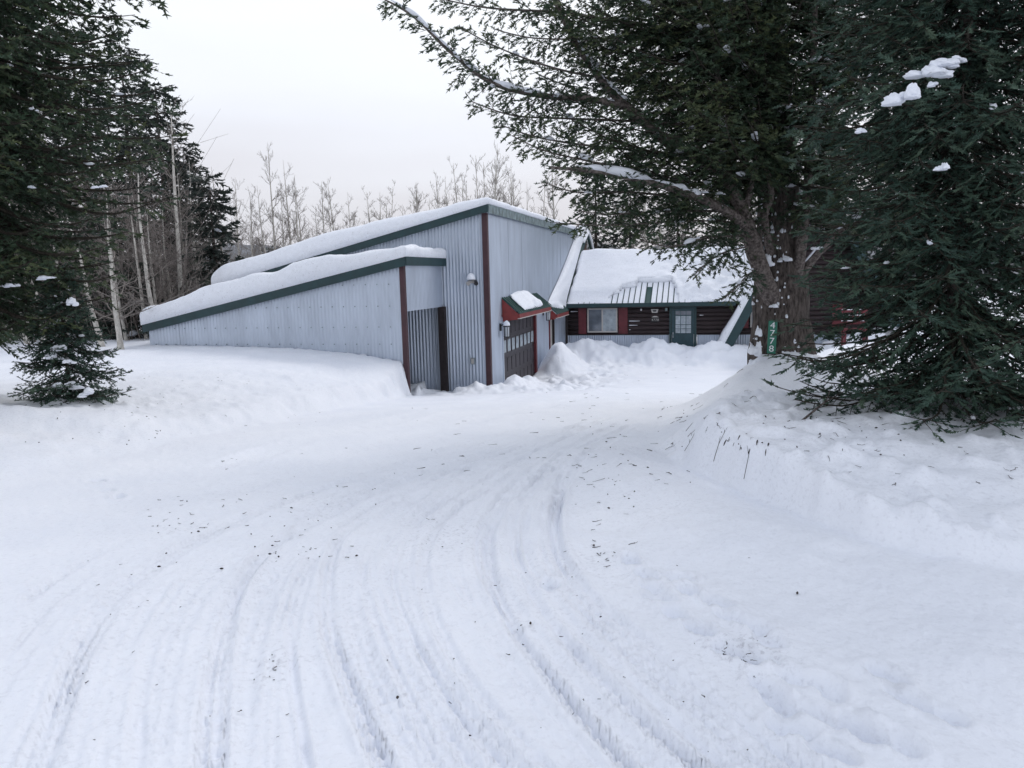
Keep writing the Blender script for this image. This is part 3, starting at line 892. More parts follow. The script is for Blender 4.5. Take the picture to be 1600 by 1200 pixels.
t = MB().hexa([(0, ev - .02, zt(ev)), (.03, ev - .02, zt(ev)), (.03, 2.6, zt(2.6)), (0, 2.6, zt(2.6))], [(.008, ev - .02, zt(ev) + .04), (.022, ev - .02, zt(ev) + .04), (.022, 2.6, zt(2.6) + .04), (.008, 2.6, zt(2.6) + .04)])
rm.from_pydata(t.v, [], t.f); rm.materials.append(M_GREENROOF)
RIB = 0.235
ribx = np.arange(rx0 + .05, 7.3, RIB)
for x in ribx:
    link('roof_rib', rm, None, wr).location = (x, 0, 0)
MB().box(rx0, 7.15, ev - .035, ev - .003, zt(ev) - .15, zt(ev) + .012).build('eave_fascia', M_GREEN, house)
MB().box(rx0, 7.15, ev, -.02, zt(ev) - .17, zt(ev) - .12).build('soffit', M_DARKWOOD, house)

# cleared pans: each pan keeps a thin strip of snow, one pan is bare
def clear_top(x):
    return np.interp(x, [1.85, 1.95, 2.3, 2.45, 3.0, 3.05, 4.55, 4.75, 4.85], [-.35, .05, .28, .55, .75, 1.05, 1.10, .45, -.35])


def clear_mask(x, y):
    y2 = y + 0.10 * vn(x * 4, y * 4, 77)
    return ~((x > 1.9) & (x < 4.85) & (y2 < clear_top(x)))


for i, x in enumerate(ribx[:-1]):
    xm = x + RIB / 2
    if not (1.9 < xm < 4.9):
        continue
    bare = abs(xm - 3.62) < RIB * .5
    top = float(clear_top(xm)) + .25
    yb = ev + .01
    if bare:
        yb = float(clear_top(xm)) - .28
    if top - yb < .1:
        continue
    st = MB()
    st.hexa([(x + .032, yb, zt(yb) + .002), (x + RIB - .004, yb, zt(yb) + .002), (x + RIB - .004, top, zt(top) + .002), (x + .032, top, zt(top) + .002)],
            [(x + .036, yb, zt(yb) + .022), (x + RIB - .012, yb, zt(yb) + .022), (x + RIB - .012, top, zt(top) + .06), (x + .036, top, zt(top) + .06)])
    st.build('snow_strip', M_SNOWR, wr)


def wing_thick(x, y):
    t = 0.27 + 0 * x
    t = t * (0.30 + 0.70 * smooth((y + 0.4) / 0.9))
    t = t + 0.12 * np.exp(-((y - 3.3) / .9) ** 2) + .10 * np.exp(-((x - 1.2) / .8) ** 2) * smooth((y - 2.2) / 1)
    lum = np.clip((x - 3.6) / 1.2, 0, 1) * (y < 3)
    t = t + lum * (0.20 * fbm(x * 3.6, y * 3.6, 4, 170)) + .05 * fbm(x * 1.4, y * 1.4, 3, 172)
    t = t - 0.03 * ((y < 0.15) & (x < 2)).astype(float)
    return np.maximum(t, .04)


me = snow_slab(rx0 + .06, 8.5, ev + .01, 6.9, WR, wing_thick, 0.16, 130, 104, 171, namp=.03, nscale=.9, side=.25, mask=clear_mask)
link('roof_snow', me, M_SNOWR, wr)
# lips of snow above the cleared pans
for (xa, xb, yy, hh) in ((3.05, 4.55, 1.12, .13), (2.42, 3.02, .74, .11), (1.98, 2.35, .27, .11)):
    n = 14; xs = np.linspace(xa, xb, n)
    path = np.stack([xs, yy + .06 * vn(xs * 5, xs * 0, 5), zt(yy) + .11 + SLOPE * .06 * vn(xs * 5, xs * 0, 5)], -1)
    rr = hh * np.sin(np.linspace(.12, pi - .12, n)) ** .4 * (1 + .3 * vn(xs * 7, xs * 0, 8))
    MB().tube(path, rr, 9).build('snow_lip', M_SNOWR, wr, True)

# taller left section: roof strip beside the garage wall, ridge further back
sx0, sx1, sy0, syr = 0.02, 0.12, -0.42, 5.75
SR = lambda x, y: EV + .10 + SLOPE * (np.minimum(y, syr - (y - syr)) + .4)
z_ = lambda y: float(SR(0, np.float64(y)))
mb = MB()
mb.hexa([(sx0, sy0, z_(sy0) - .06), (sx1, sy0, z_(sy0) - .06), (sx1, syr, z_(syr) - .06), (sx0, syr, z_(syr) - .06)], [(sx0, sy0, z_(sy0)), (sx1, sy0, z_(sy0)), (sx1, syr, z_(syr)), (sx0, syr, z_(syr))])
mb.hexa([(sx0, syr, z_(syr) - .06), (sx1, syr, z_(syr) - .06), (sx1, 11.5, z_(11.5) - .06), (sx0, 11.5, z_(11.5) - .06)], [(sx0, syr, z_(syr)), (sx1, syr, z_(syr)), (sx1, 11.5, z_(11.5)), (sx0, 11.5, z_(11.5))])
tr = mb.build('upper_roof', M_GREENROOF, house)
rk = MB()
rk.hexa([(sx1 + .003, sy0, z_(sy0) - .22), (sx1 + .035, sy0, z_(sy0) - .22), (sx1 + .035, syr, z_(syr) - .22), (sx1 + .003, syr, z_(syr) - .22)], [(sx1 + .003, sy0, z_(sy0) + .02), (sx1 + .035, sy0, z_(sy0) + .02), (sx1 + .035, syr, z_(syr) + .02), (sx1 + .003, syr, z_(syr) + .02)])
rk.hexa([(sx1 + .003, syr, z_(syr) - .22), (sx1 + .035, syr, z_(syr) - .22), (sx1 + .035, 11.5, z_(11.5) - .22), (sx1 + .003, 11.5, z_(11.5) - .22)], [(sx1 + .003, syr, z_(syr) + .02), (sx1 + .035, syr, z_(syr) + .02), (sx1 + .035, 11.5, z_(11.5) + .02), (sx1 + .003, 11.5, z_(11.5) + .02)])
rk.build('rake_fascia', M_GREEN, house)
gw = MB()
for k in range(9):
    za = 0.4 + k * .36; zb2 = za + .35
    ya = max(-.35, (zb2 - EV) / SLOPE - .4 + .0); yb2 = 2 * syr - ya
    if za < z_(syr) - .35:
        MB().box(-.10 - .004 * (k % 2), -.02 - .006 * (k % 2), ya, yb2, za, min(zb2, z_(syr) - .26)).build('gable_board', mat('brown_gable_board', (.075, .036, .026), .8, noise=.4, nscale=6) if k == 0 else bpy.data.materials['brown_gable_board'], house)
me = snow_slab(sx0 + .02, sx1 + .06, syr - 1.2, 11.4, SR, lambda x, y: .26 + .10 * np.exp(-((y - syr) / .7) ** 2) + 0 * x, .22, 10, 60, 181, namp=.05, nscale=1.0, side=.3, bulge=.07)
link('roof_snow', me, M_SNOWR, tr)


def house_plane(px, py, x):
    """surveyed pixel on the house plane of constant local x"""
    v = R3 @ np.array([(px - 800) / FPX, -(py - 600) / FPX, -1.0])
    n_ = np.array([EX[0], EX[1], 0]); o_ = np.array([HO[0] + x * EX[0], HO[1] + x * EX[1], 0])
    p = CAM + v * (np.dot(o_ - CAM, n_) / np.dot(v, n_))
    u, w = to_local(p[0], p[1], HO)
    return np.array([u, w, p[2]])


# deep snow sliding down between the garage wall and the rake of the tall roof
Lp = bez([house_plane(a, b, .03) for a, b in ((906, 352), (897, 374), (884, 408), (870, 442), (858, 468), (855, 482), (862, 492))], 40)
Rp = bez([house_plane(a, b, .15) for a, b in ((917, 360), (909, 383), (901, 412), (893, 440), (886, 466), (884, 481), (879, 497))], 40)
V = []; m = 14
for i in range(40):
    for k in range(m + 1):
        q = k / m
        p = Lp[i] * (1 - q) + Rp[i] * q
        bl = .30 * (sin(pi * q) ** .6) * (1 + .9 * float(vn(np.array(q * 3.0), np.array(i * .22), 55))) * (1 if i < 30 else 1 + .05 * (i - 30)) * (1 if i < 37 else .75 - .2 * (i - 37))
        V.append(p + np.array([.45, -.5, .5]) * bl)
V = np.array(V)
i_ = np.arange(39)[:, None] * (m + 1); k_ = np.arange(m)[None, :]
Fq = np.stack([i_ + k_, i_ + m + 1 + k_, i_ + m + 2 + k_, i_ + k_ + 1], -1).reshape(-1, 4)
link('roof_snow', np_mesh('roof_snow', V, Fq, smooth_shade=True), M_SNOWR, tr)

# window with shutters
win = MB()
wx0, wx1, wz0, wz1 = 0.98, 2.28, -.90, .15
wy = -.075
fr = MB()
fr.box(wx0, wx1, wy - .02, wy + .05, wz0, wz0 + .06).box(wx0, wx1, wy - .02, wy + .05, wz1 - .06, wz1)
fr.box(wx0, wx0 + .06, wy - .018, wy + .05, wz0 + .06, wz1 - .06).box(wx1 - .06, wx1, wy - .018, wy + .05, wz0 + .06, wz1 - .06)
fr.box((wx0 + wx1) / 2 - .03, (wx0 + wx1) / 2 + .03, wy - .016, wy + .05, wz0 + .06, wz1 - .06)
wo = fr.build('window', M_WFRAME, house)
MB().box(wx0 + .06, (wx0 + wx1) / 2 - .03, wy + .01, wy + .03, wz0 + .06, wz1 - .06).build('pane', M_GLASS, wo)
MB().box((wx0 + wx1) / 2 + .03, wx1 - .06, wy + .006, wy + .03, wz0 + .06, wz1 - .06).build('pane', M_CURTAIN, wo)
for a, b in ((.59, .93), (2.33, 2.72)):
    s = MB().box(a, b, -.10, -.045, -.96, .18).build('shutter', M_RED, house, bevel=.006)
    for k in range(3):
        MB().box(a + .02 + k * (b - a - .04) / 3 + .006, a + .02 + (k + 1) * (b - a - .04) / 3 - .006, -.108, -.099, -.92, .14).build('shutter_board', M_RED, s)
# second window half hidden behind the fir trunk
for a, b in ((7.30, 7.68), (8.85, 9.23), (10.9, 11.28)):
    MB().box(a, b, -.10, -.045, -.75, .22).build('shutter', M_RED, house, bevel=.006)
fr = MB().box(7.75, 8.78, -.095, -.03, -.72, .18)
w2 = fr.build('window', M_WFRAME, house)
MB().box(7.81, 8.72, -.10, -.094, -.66, .12).build('pane', M_GLASS, w2)

# front door
dx0, dx1 = 4.47, 5.59
dr = MB().box(dx0, dx0 + .10, -.12, .02, -1.95, .20).box(dx1 - .10, dx1, -.12, .02, -1.95, .20).box(dx0 + .10, dx1 - .10, -.118, .02, .08, .20).build('door_frame', M_GREEN, house)
dl = MB().box(dx0 + .11, dx1 - .11, -.10, -.05, -1.95, .075).build('front_door', mat('teal_door', (.016, .052, .066), .5, noise=.2), house)
gx0, gx1, gz0, gz1 = 4.72, 5.38, -.95, .00
for i in range(3):
    for j in range(4):
        za = gz0 + (0, .19, .37, .74)[j]; zb_ = gz0 + (.19, .37, .74, .95)[j]
        if j == 3: za += .02
        MB().box(gx0 + i * .22 + .014, gx0 + (i + 1) * .22 - .014, -.108, -.099, za + .012, zb_ - .012).build('door_pane', M_CURTAIN if j < 3 else M_GLASS, dl)
for a in (gx0 - .05, gx1 + .015):
    MB().box(a, a + .035, -.108, -.098, gz0 - .05, gz1 + .05).build('glazing_bead', M_GREEN, dl)
hd = MB().tube([(4.63, -.10, -1.12), (4.63, -.16, -1.12), (4.63, -.16, -.92), (4.63, -.10, -.92)], .014, 6).build('door_handle', M_WHITE, dl)

# A-frame roof
def aframe_plane(side, y0, y1, th, name, m, dz=0.0, inset=0.0):
    xa = AX0 if side < 0 else AX1
    nx = sin(radians(63)) * (-1 if side < 0 else 1); nz = cos(radians(63))
    a = np.array([xa, 0, AZ0 - .3 + 0]); a[0] += (-(.3) / ASL) * (1 if side < 0 else -1)
    b = np.array([AMX, 0, AZT])
    lo = [(a[0] + nx * dz, y0, a[2] + nz * dz), (b[0] + nx * dz, y0, b[2] + nz * dz), (b[0] + nx * dz, y1, b[2] + nz * dz), (a[0] + nx * dz, y1, a[2] + nz * dz)]
    hi = [(p[0] + nx * th, p[1], p[2] + nz * th) for p in lo]
    mb = MB()
    if side < 0: mb.hexa(lo[::-1], hi[::-1])
    else: mb.hexa(lo, hi)
    return mb.build(name, m, house)


for s in (-1, 1):
    aframe_plane(s, AY + .05, 6.5, .10, 'a_frame_roof', M_GREENROOF)
    aframe_plane(s, AY - .02, AY + .045, .34, 'barge_board', M_GREEN, dz=-.22)
# snow lying on the left slope of the A-frame
mb = MB(); n = 26; V = []; Fq = []
for i in range(n):
    t_ = i / (n - 1)
    z = AZ0 + t_ * 3.2; xb = AX0 + (z - AZ0) / ASL
    th = .16 + .14 * (1 - t_) + .06 * vn(np.array(t_ * 9.0), np.array(0.0), 5)
    nx_, nz_ = -sin(radians(63)), cos(radians(63))
    b0 = .10
    V += [(xb + nx_ * b0, AY + .02, z + nz_ * b0), (xb + nx_ * (b0 + th * .8), AY + .08, z + nz_ * (b0 + th * .8)), (xb + nx_ * (b0 + th), AY + .5, z + nz_ * (b0 + th)), (xb + nx_ * (b0 + th), -.02, z + nz_ * (b0 + th)), (xb + nx_ * b0, -.0, z + nz_ * b0)]
for i in range(n - 1):
    for k in range(4):
        Fq.append((i * 5 + k, i * 5 + k + 1, (i + 1) * 5 + k + 1, (i + 1) * 5 + k))
mb.add(V, Fq); mb.build('roof_snow', M_SNOWR, house, True)

# little ledges of snow caught on the log courses
for (x, z, w) in ((.25, .02, .3), (2.78, -.42, .45), (2.78, -.60, .36), (2.78, -.79, .06), (5.72, -.2, .15)):
    n = 6; xs = np.linspace(x, x + w, n)
    MB().tube(np.stack([xs, xs * 0 - .045, z + 0 * xs], -1), .022 * np.linspace(1, .35, n), 6).build('snow_ledge', M_SNOW, house, True)


# ------------------------------------------------------------------ fittings on the walls (each a thing of its own)
def at_local(o, u, v, z):
    x, y = from_local(u, v, o)
    return (x, y, z)


def snow_cap(r, h, seed, name='snow_cap', parent=None, n=12, squash=1.0):
    mb = MB(); prof = [(r * 1.02, 0), (r * 1.06, h * .25), (r * .92, h * .6), (r * .6, h * .9), (r * .22, h), (0.001, h)]
    mb.lathe(prof, n)
    mb.v = [(x * (1 + .2 * float(vn(np.array(x * 22.), np.array(y * 22.), seed))), y * squash, z * (1 + .3 * float(vn(np.array(x * 15.), np.array(y * 15.), seed + 1)))) for x, y, z in mb.v]
    return mb.build(name, M_SNOW, parent, True)


def lantern(loc, label):
    r = empty('wall_lantern', loc, -ANG)
    tag(r, label, 'lantern', 'wall lanterns either side of the garage door')
    MB().box(-.001, .03, -.06, .06, .0, .22).build('back_plate', M_BLACK, r)
    MB().tube([(.03, 0, .14), (.12, 0, .22), (.20, 0, .20)], .014, 6).build('arm', M_BLACK, r)
    MB().lathe([(.075, .165), (.12, .15), (.115, .135), (.09, .12)], 10, (.2, 0, 0)).build('cap', M_BLACK, r)
    MB().lathe([(.085, .12), (.075, -.17), (.02, -.175)], 8, (.2, 0, 0)).build('glass', M_LAMPGLASS, r)
    b = MB()
    for k in range(6):
        a = k * pi / 3
        b.tube([(.2 + .088 * cos(a), .088 * sin(a), .12), (.2 + .078 * cos(a), .078 * sin(a), -.17)], .007, 4)
    b.build('cage', M_BLACK, r)
    MB().lathe([(.085, -.17), (.085, -.195), (.001, -.20)], 10, (.2, 0, 0)).build('base', M_BLACK, r)
    c = snow_cap(.10, .15, 3, 'snow_cap', r); c.location = (.2, 0, .155)
    return r


lantern(at_local(GO, .015, 1.18, .0), 'black wall lantern capped with snow left of the garage door')
l2 = lantern(at_local(GO, .015, 7.35, .12), 'black wall lantern under the awnings between garage door and side door')

fl = empty('flood_light', at_local(GO, -.40, -.015, 1.50), -ANG)
tag(fl, 'twin black flood light with a lump of snow high on the corrugated gable wall', 'light')
MB().box(-.06, .06, -.05, .0, -.05, .05).build('back_box', M_WFRAME, fl)
for s in (-1, 1):
    hd = MB().tube([(s * .04, -.05, 0), (s * .09, -.10, -.01), (s * .12, -.20, -.06)], [.03, .05, .065], 8).build('lamp_head', M_BLACK if s > 0 else M_WFRAME, fl)
c = snow_cap(.12, .17, 8, 'snow_cap', fl); c.location = (-.05, -.12, .06)

ob = empty('outlet_box', at_local(GO, -.50, -.016, -.78), -ANG)
tag(ob, 'small grey outlet box low on the corrugated gable wall', 'outlet')
MB().box(-.05, .05, -.05, 0, -.09, .09).build('box', M_GUTTER, ob, bevel=.005)
MB().box(-.042, .042, -.058, -.0505, -.075, .075).build('cover', M_WFRAME, ob)

ws = empty('cup_sign', at_local(HO, 3.86, -.04, -.02), -ANG)
tag(ws, 'white cup shaped plaque on the log wall between window and door', 'sign')
MB().add([(-.16, -.03, .10), (-.115, -.03, -.06), (.115, -.03, -.06), (.16, -.03, .10), (-.16, 0, .10), (-.115, 0, -.06), (.115, 0, -.06), (.16, 0, .10)],
         [(0, 1, 2, 3), (7, 6, 5, 4), (0, 4, 5, 1), (1, 5, 6, 2), (2, 6, 7, 3), (3, 7, 4, 0)]).build('plaque', M_WFRAME, ws)
MB().add([(-.085, -.034, .055), (-.06, -.034, -.01), (.05, -.034, -.01), (.075, -.034, .055)], [(0, 1, 2, 3)]).build('emblem', M_BLACK, ws)


def digit_mesh(ch, size, m):
    cu = bpy.data.curves.new('digit', 'FONT'); cu.body = ch; cu.size = size; cu.extrude = 0.002; cu.align_x = 'CENTER'; cu.align_y = 'CENTER'
    o = bpy.data.objects.new('tmp', cu); COL.objects.link(o)
    dg = bpy.context.evaluated_depsgraph_get()
    me = bpy.data.meshes.new_from_object(o.evaluated_get(dg))
    bpy.data.objects.remove(o); me.name = 'digit'
    me.materials.clear(); me.materials.append(m)
    return me


hs = empty('house_number_sign', at_local(HO, 3.88, -.04, -.36), -ANG)
tag(hs, 'small black house number sign with pale characters below the cup plaque', 'sign')
MB().box(-.17, .17, -.03, 0, -.12, .08).build('plate', M_BLACK, hs)
MB().add([(-.16, -.034, .095), (.16, -.034, .095), (.05, -.034, .145), (-.05, -.034, .145), (-.16, 0, .095), (.16, 0, .095), (.05, 0, .145), (-.05, 0, .145)],
         [(0, 1, 2, 3), (7, 6, 5, 4), (0, 4, 5, 1), (1, 5, 6, 2), (2, 6, 7, 3), (3, 7, 4, 0)]).build('top_plate', M_WFRAME, hs)
for i, ch in enumerate('4778'):
    d = link('digit', digit_mesh(ch, .13, M_WFRAME), None, hs); d.rotation_euler = (pi / 2, 0, 0); d.location = (-.12 + i * .08, -.033, -.02)

pl = empty('porch_light', at_local(HO, 4.33, -.04, .06), -ANG)
tag(pl, 'small square porch light beside the top of the teal front door', 'light')
MB().box(-.09, .09, -.06, 0, -.11, .11).build('housing', M_DARKWOOD, pl, bevel=.006)
MB().box(-.03, .06, -.075, -.0605, -.06, .06).build('lens', M_GUTTER, pl)

bu = empty('bare_bulb', at_local(HO, 3.29, -.05, .05), -ANG)
tag(bu, 'tiny white bulb on the log wall above the snow streaks', 'light')
MB().lathe([(.012, .06), (.03, .03), (.035, 0), (.025, -.03), (.001, -.04)], 8).build('bulb', M_WHITE, bu, True)
MB().box(-.02, .02, -.02, .04, .055, .10).build('holder', M_BLACK, bu)

bx, by = P(1334, 497, 25.0)[:2]
bz = float(terrain(bx, by, False))
bench = empty('garden_bench', (bx, by, bz), -ANG)
tag(bench, 'dark red slatted bench with snow on its slats half hidden behind the fir', 'bench')
for s in (-.32, .32):
    MB().box(s - .04, s + .04, -.04, .04, -.3, 1.15).build('leg', M_RED, bench)
    MB().box(s - .04, s + .04, -.5, -.42, -.3, .55).build('leg', M_RED, bench)
for k, z in enumerate((.70, .88, 1.06)):
    sl = MB().box(-.4, .4, -.075, -.042, z - .05, z + .05).build('slat', M_RED, bench)
    MB().box(-.38, .3, -.085, -.03, z + .052, z + .075).build('snow_ledge', M_SNOW, sl)
for k, y in enumerate((-.46, -.30, -.14)):
    MB().box(-.4, .4, y - .06, y + .06, .50, .53).build('slat', M_RED, bench)

# ------------------------------------------------------------------ conifers
def make_template(kind):
    r = np.random.default_rng({'fir': 1, 'spruce': 2, 'coarse': 3}[kind])
    T = []
    def tri(a, b, c): T.append((a, b, c))
    n = {'fir': 4, 'spruce': 5, 'coarse': 4}[kind]
    ln = {'fir': .46, 'spruce': .36, 'coarse': .45}[kind]
    w = {'fir': .125, 'spruce': .115, 'coarse': .15}[kind]
    for i in range(n):
        t = (i + .4) / n
        for s in (-1, 1):
            up = r.uniform(-.35, .6)
            a = r.uniform(.55, 1.0)
            L = ln * (1 - .35 * t) * r.uniform(.75, 1.2)
            tip = np.array([t + L * cos(a), s * L * sin(a), L * up])
            tw_ = r.uniform(-.05, .05)
            b0 = np.array([t - w, 0, tw_]); b1 = np.array([t + w, 0, -tw_])
            tri(b0, b1, tip)
    tri(np.array([.55, -.07, .02]), np.array([.55, .07, -.02]), np.array([1.28, 0, .0]))
    tri(np.array([.5, 0, -.08]), np.array([.5, 0, .08]), np.array([1.2, 0, .05]))
    return np.array(T)


TEMPL = {k: make_template(k) for k in ('fir', 'spruce', 'coarse')}


class Foliage:
    def __init__(s, kind):
        s.k = kind; s.p = []; s.d = []; s.u = []; s.s = []; s.t = []

    def add(s, p, d, u, sc, tint):
        s.p.append(p); s.d.append(d); s.u.append(u); s.s.append(sc); s.t.append(tint)

    def build(s, m, parent):
        p = np.concatenate(s.p); d = np.concatenate(s.d); u = np.concatenate(s.u); sc = np.concatenate(s.s); t = np.concatenate(s.t)
        d = d / (np.linalg.norm(d, axis=1)[:, None] + 1e-9)
        w = np.cross(u, d); w /= np.linalg.norm(w, axis=1)[:, None] + 1e-9
        u = np.cross(d, w)
        T = TEMPL[s.k]; n = len(T)
        M = np.stack([d, w, u], 1) * sc[:, None, None]              # (N,3 basis,3)
        V = np.einsum('abk,nkj->nabj', T, M) + p[:, None, None, :]
        V = V.reshape(-1, 3)
        me = np_mesh('foliage', V, tris=np.arange(len(V)))
        a = me.attributes.new('tint', 'FLOAT', 'POINT')
        a.data.foreach_set('value', np.repeat(t, n * 3).astype(np.float32))
        o = link('foliage', me, m, parent); o['kind'] = 'stuff'
        return o, len(V) // 3


def dress(path, fol, twigs, f0=.25, L=.5, tw=.105, step=.058, droop=.28, dens=1.0, tint0=.45, flat=.35, lmin=.12, fan=1.0):
    """branchlets along a bough, twiglets along each branchlet"""
    seg = np.linalg.norm(np.diff(path, axis=0), axis=1); S = np.concatenate([[0], np.cumsum(seg)]); tot = S[-1]
    n = max(4, int(tot * (1 - f0) / step))
    ss = tot * (f0 + (1 - f0) * (np.arange(n) + rng.random(n) * .8) / n)
    pos = np.stack([np.interp(ss, S, path[:, k]) for k in range(3)], -1)
    Tn = np.gradient(path, axis=0)
    tan = np.stack([np.interp(ss, S, Tn[:, k]) for k in range(3)], -1); tan /= np.linalg.norm(tan, axis=1)[:, None] + 1e-9
    for i in range(n):
        t = ss[i] / tot
        side = 1 if i % 2 else -1
        T = tan[i]; H = np.cross(T, (0, 0, 1.0)); H /= np.linalg.norm(H) + 1e-9
        a = rng.uniform(.75, 1.15) * fan
        Uv = np.cross(H, T)
        d = T * cos(a) + side * H * sin(a) + Uv * rng.normal(0, flat) + np.array([0, 0, -droop * rng.uniform(.3, 1.2)])
        d /= np.linalg.norm(d)
        l = max(lmin, L * min(1, (1.06 - t) ** .75 * 1.15) * min(1, .35 + (t - f0) * 4) * rng.uniform(.55, 1.2))
        m = max(2, int(l / (tw * .5) * dens))
        q = (np.arange(m) + .6) / m
        bp = pos[i] + d * (q * l)[:, None] + np.array([0, 0, -1]) * (droop * .35 * l * q ** 2)[:, None]
        twigs.append((np.vstack([pos[i], bp[-1]]), [.005, .002], 3))
        sd = np.where(np.arange(m) % 2, 1, -1)
        H2 = np.cross(d, (0, 0, 1.0)); H2 /= np.linalg.norm(H2) + 1e-9
        aa = rng.uniform(.5, 1.0, m)
        dd = d[None, :] * np.cos(aa)[:, None] + H2[None, :] * (sd * np.sin(aa))[:, None] + np.stack([np.zeros(m), np.zeros(m), rng.normal(-.12 * droop, .28, m)], -1)
        dd[-1] = d
        sc = tw * rng.uniform(.75, 1.3, m)
        up = np.tile(np.array([0, 0, 1.0]), (m, 1)) + rng.normal(0, .35, (m, 3))
        ti = np.clip(tint0 + rng.normal(0, .10) + .22 * (t - .5) + rng.normal(0, .12, m) + .15 * q, 0, 1)
        fol.add(bp, dd, up, sc, ti)


def blob(c, r, seed, stretch=(1, 1, .6), along=None):
    """lump of snow: squashed, roughened ball"""
    prof = [(0.001, -.35), (.7, -.33), (.98, -.1), (1.0, .12), (.86, .5), (.5, .85), (.001, 1.0)]
    vs = []; fs = []; n = 7
    for rr, z in prof:
        for k in range(n):
            a = 2 * pi * k / n; vs.append((rr * cos(a), rr * sin(a), z))
    vs = np.array(vs)
    for i in range(len(prof) - 1):
        for k in range(n):
            fs.append((i * n + k, i * n + (k + 1) % n, (i + 1) * n + (k + 1) % n, (i + 1) * n + k))
    vs = vs * (1 + .95 * vn(vs[:, 0] * 2.1 + seed * 3.7, vs[:, 1] * 2.1 + vs[:, 2] * 1.3, seed)[:, None])
    vs = vs * np.array(stretch) * r
    if along is not None:
        a = np.array([along[0], along[1], along[2]], float); a /= np.linalg.norm(a) + 1e-9
        h = np.cross((0, 0, 1.0), a); h /= np.linalg.norm(h) + 1e-9
        vs = vs[:, :1] * a + vs[:, 1:2] * h + vs[:, 2:] * np.array([0, 0, 1.0])
    return vs + np.asarray(c), np.array(fs)


def lump(c, r, seed, stretch):
    """larger clump of snow with an uneven top and a flat underside"""
    n, m = 26, 15
    th_ = np.linspace(0, pi, m); ph = np.arange(n) * 2 * pi / n
    TH, PH = np.meshgrid(th_, ph, indexing='ij')
    d = np.stack([np.sin(TH) * np.cos(PH), np.sin(TH) * np.sin(PH), np.cos(TH)], -1)
    k = seed * .37
    rr = 1 + .75 * vn(d[..., 0] * 1.6 + k, d[..., 1] * 1.6 + d[..., 2] * 1.1, seed) + .38 * vn(d[..., 0] * 3.7 + k, d[..., 1] * 3.7 - d[..., 2] * 3.0, seed + 1) + .16 * vn(d[..., 0] * 9 + k, d[..., 1] * 9 + d[..., 2] * 8, seed + 2)
    rr[0] = rr[0].mean(); rr[-1] = rr[-1].mean()
    v = d * rr[..., None]
    v[..., 2] = np.where(v[..., 2] < -.25, -.25 + .12 * (v[..., 2] + .25), v[..., 2])
    v = v * np.array(stretch) * r + np.asarray(c)
    i = np.arange(m - 1)[:, None] * n; q = np.arange(n)[None, :]; q2 = (q + 1) % n
    return v.reshape(-1, 3), np.stack([i + q, i + n + q, i + n + q2, i + q2], -1).reshape(-1, 4)


def cluster(c, r, seed, stretch):
    """several overlapping lumps that read as one ragged patch of caught snow"""
    g_ = np.random.default_rng(seed); V = []; Fq = []; b = 0
    for k in range(6):
        off = g_.normal(0, .42, 3) * np.array(stretch) * r
        off[2] = -abs(off[0]) * g_.uniform(.1, .5) + g_.normal(0, .12) * r
        v, f_ = lump(np.asarray(c) + off, r * g_.uniform(.32, .72), seed * 7 + k, np.array(stretch) ** .6 * g_.uniform(.75, 1.25, 3))
        V.append(v); Fq.append(f_ + b); b += len(v)
    return np.concatenate(V), np.concatenate(Fq)


def snow_bits(parent, items, name='branch_snow'):
    V = []; Fq = []; b = 0
    for it in items:
        v, f = blob(*it); V.append(v); Fq.append(f + b); b += len(v)
    o = link(name, np_mesh(name, np.concatenate(V), np.concatenate(Fq), smooth_shade=True), M_SNOW, parent)
    o['kind'] = 'stuff'
    return o


def along_snow(path, r, k, items, t0=.1, t1=.8):
    for _ in range(k):
        t = rng.uniform(t0, t1); i = int(t * (len(path) - 1)); i = min(i, len(path) - 2)
        c = path[i] + np.array([0, 0, r * .5]); d = path[i + 1] - path[i]
        s = r * rng.uniform(.6, 1.5)
        items.append((c + rng.normal(0, .015, 3), s, int(rng.integers(1, 999)), (rng.uniform(.9, 2.0), rng.uniform(.55, 1.0), rng.uniform(.45, .85)), d))


def bough_path(a, b, sag=.25, up=.2, n=18):
    """from a to b, sagging in the middle, tip turned up"""
    a = np.asarray(a, float); b = np.asarray(b, float)
    t = np.linspace(0, 1, n)[:, None]
    p = a + (b - a) * t
    L = np.linalg.norm(b - a)
    p[:, 2] += (-sag * L * np.sin(pi * t[:, 0]) * .5 + up * L * (t[:, 0] ** 3) * .3 - up * L * .3 * t[:, 0])
    s = rng.uniform(0, 99)
    p[:, 0] += L * .05 * vn(t[:, 0] * 4 + s, t[:, 0] * 0, 2); p[:, 1] += L * .05 * vn(t[:, 0] * 4 + s, t[:, 0] * 0 + 5, 3); p[:, 2] += L * .04 * vn(t[:, 0] * 4 + s, t[:, 0] * 0 + 9, 4)
    return p


def trunk_mesh(path, radii, n, amp, seed, fine=1.0):
    path = np.asarray(path); m = len(path)
    v, f = tube_arrays(path, np.asarray(radii, float), n)
    v = v.reshape(m, n, 3)
    c = path[:, None, :]; d = v - c; r = np.linalg.norm(d, axis=2, keepdims=True)
    a = np.arange(n) * 2 * pi / n
    A, Z = np.meshgrid(np.cos(a) * 4.0, path[:, 2]); B, _ = np.meshgrid(np.sin(a) * 4.0, path[:, 2])
    nz = vn(A * 2.4 + B * 1.7 + seed, Z * 3.2 * fine + B * 1.3, seed) + .6 * vn(A * 5.0 - B * 3.1, Z * 6.5 * fine + A, seed + 3)
    lob = .10 * vn(A * .35 + 3, B * .35 + Z * .3, seed + 7)
    d = d / r * (r * (1 + lob[..., None]) + amp * nz[..., None])
    return np_mesh('trunk', (c + d).reshape(-1, 3), f, smooth_shade=True)


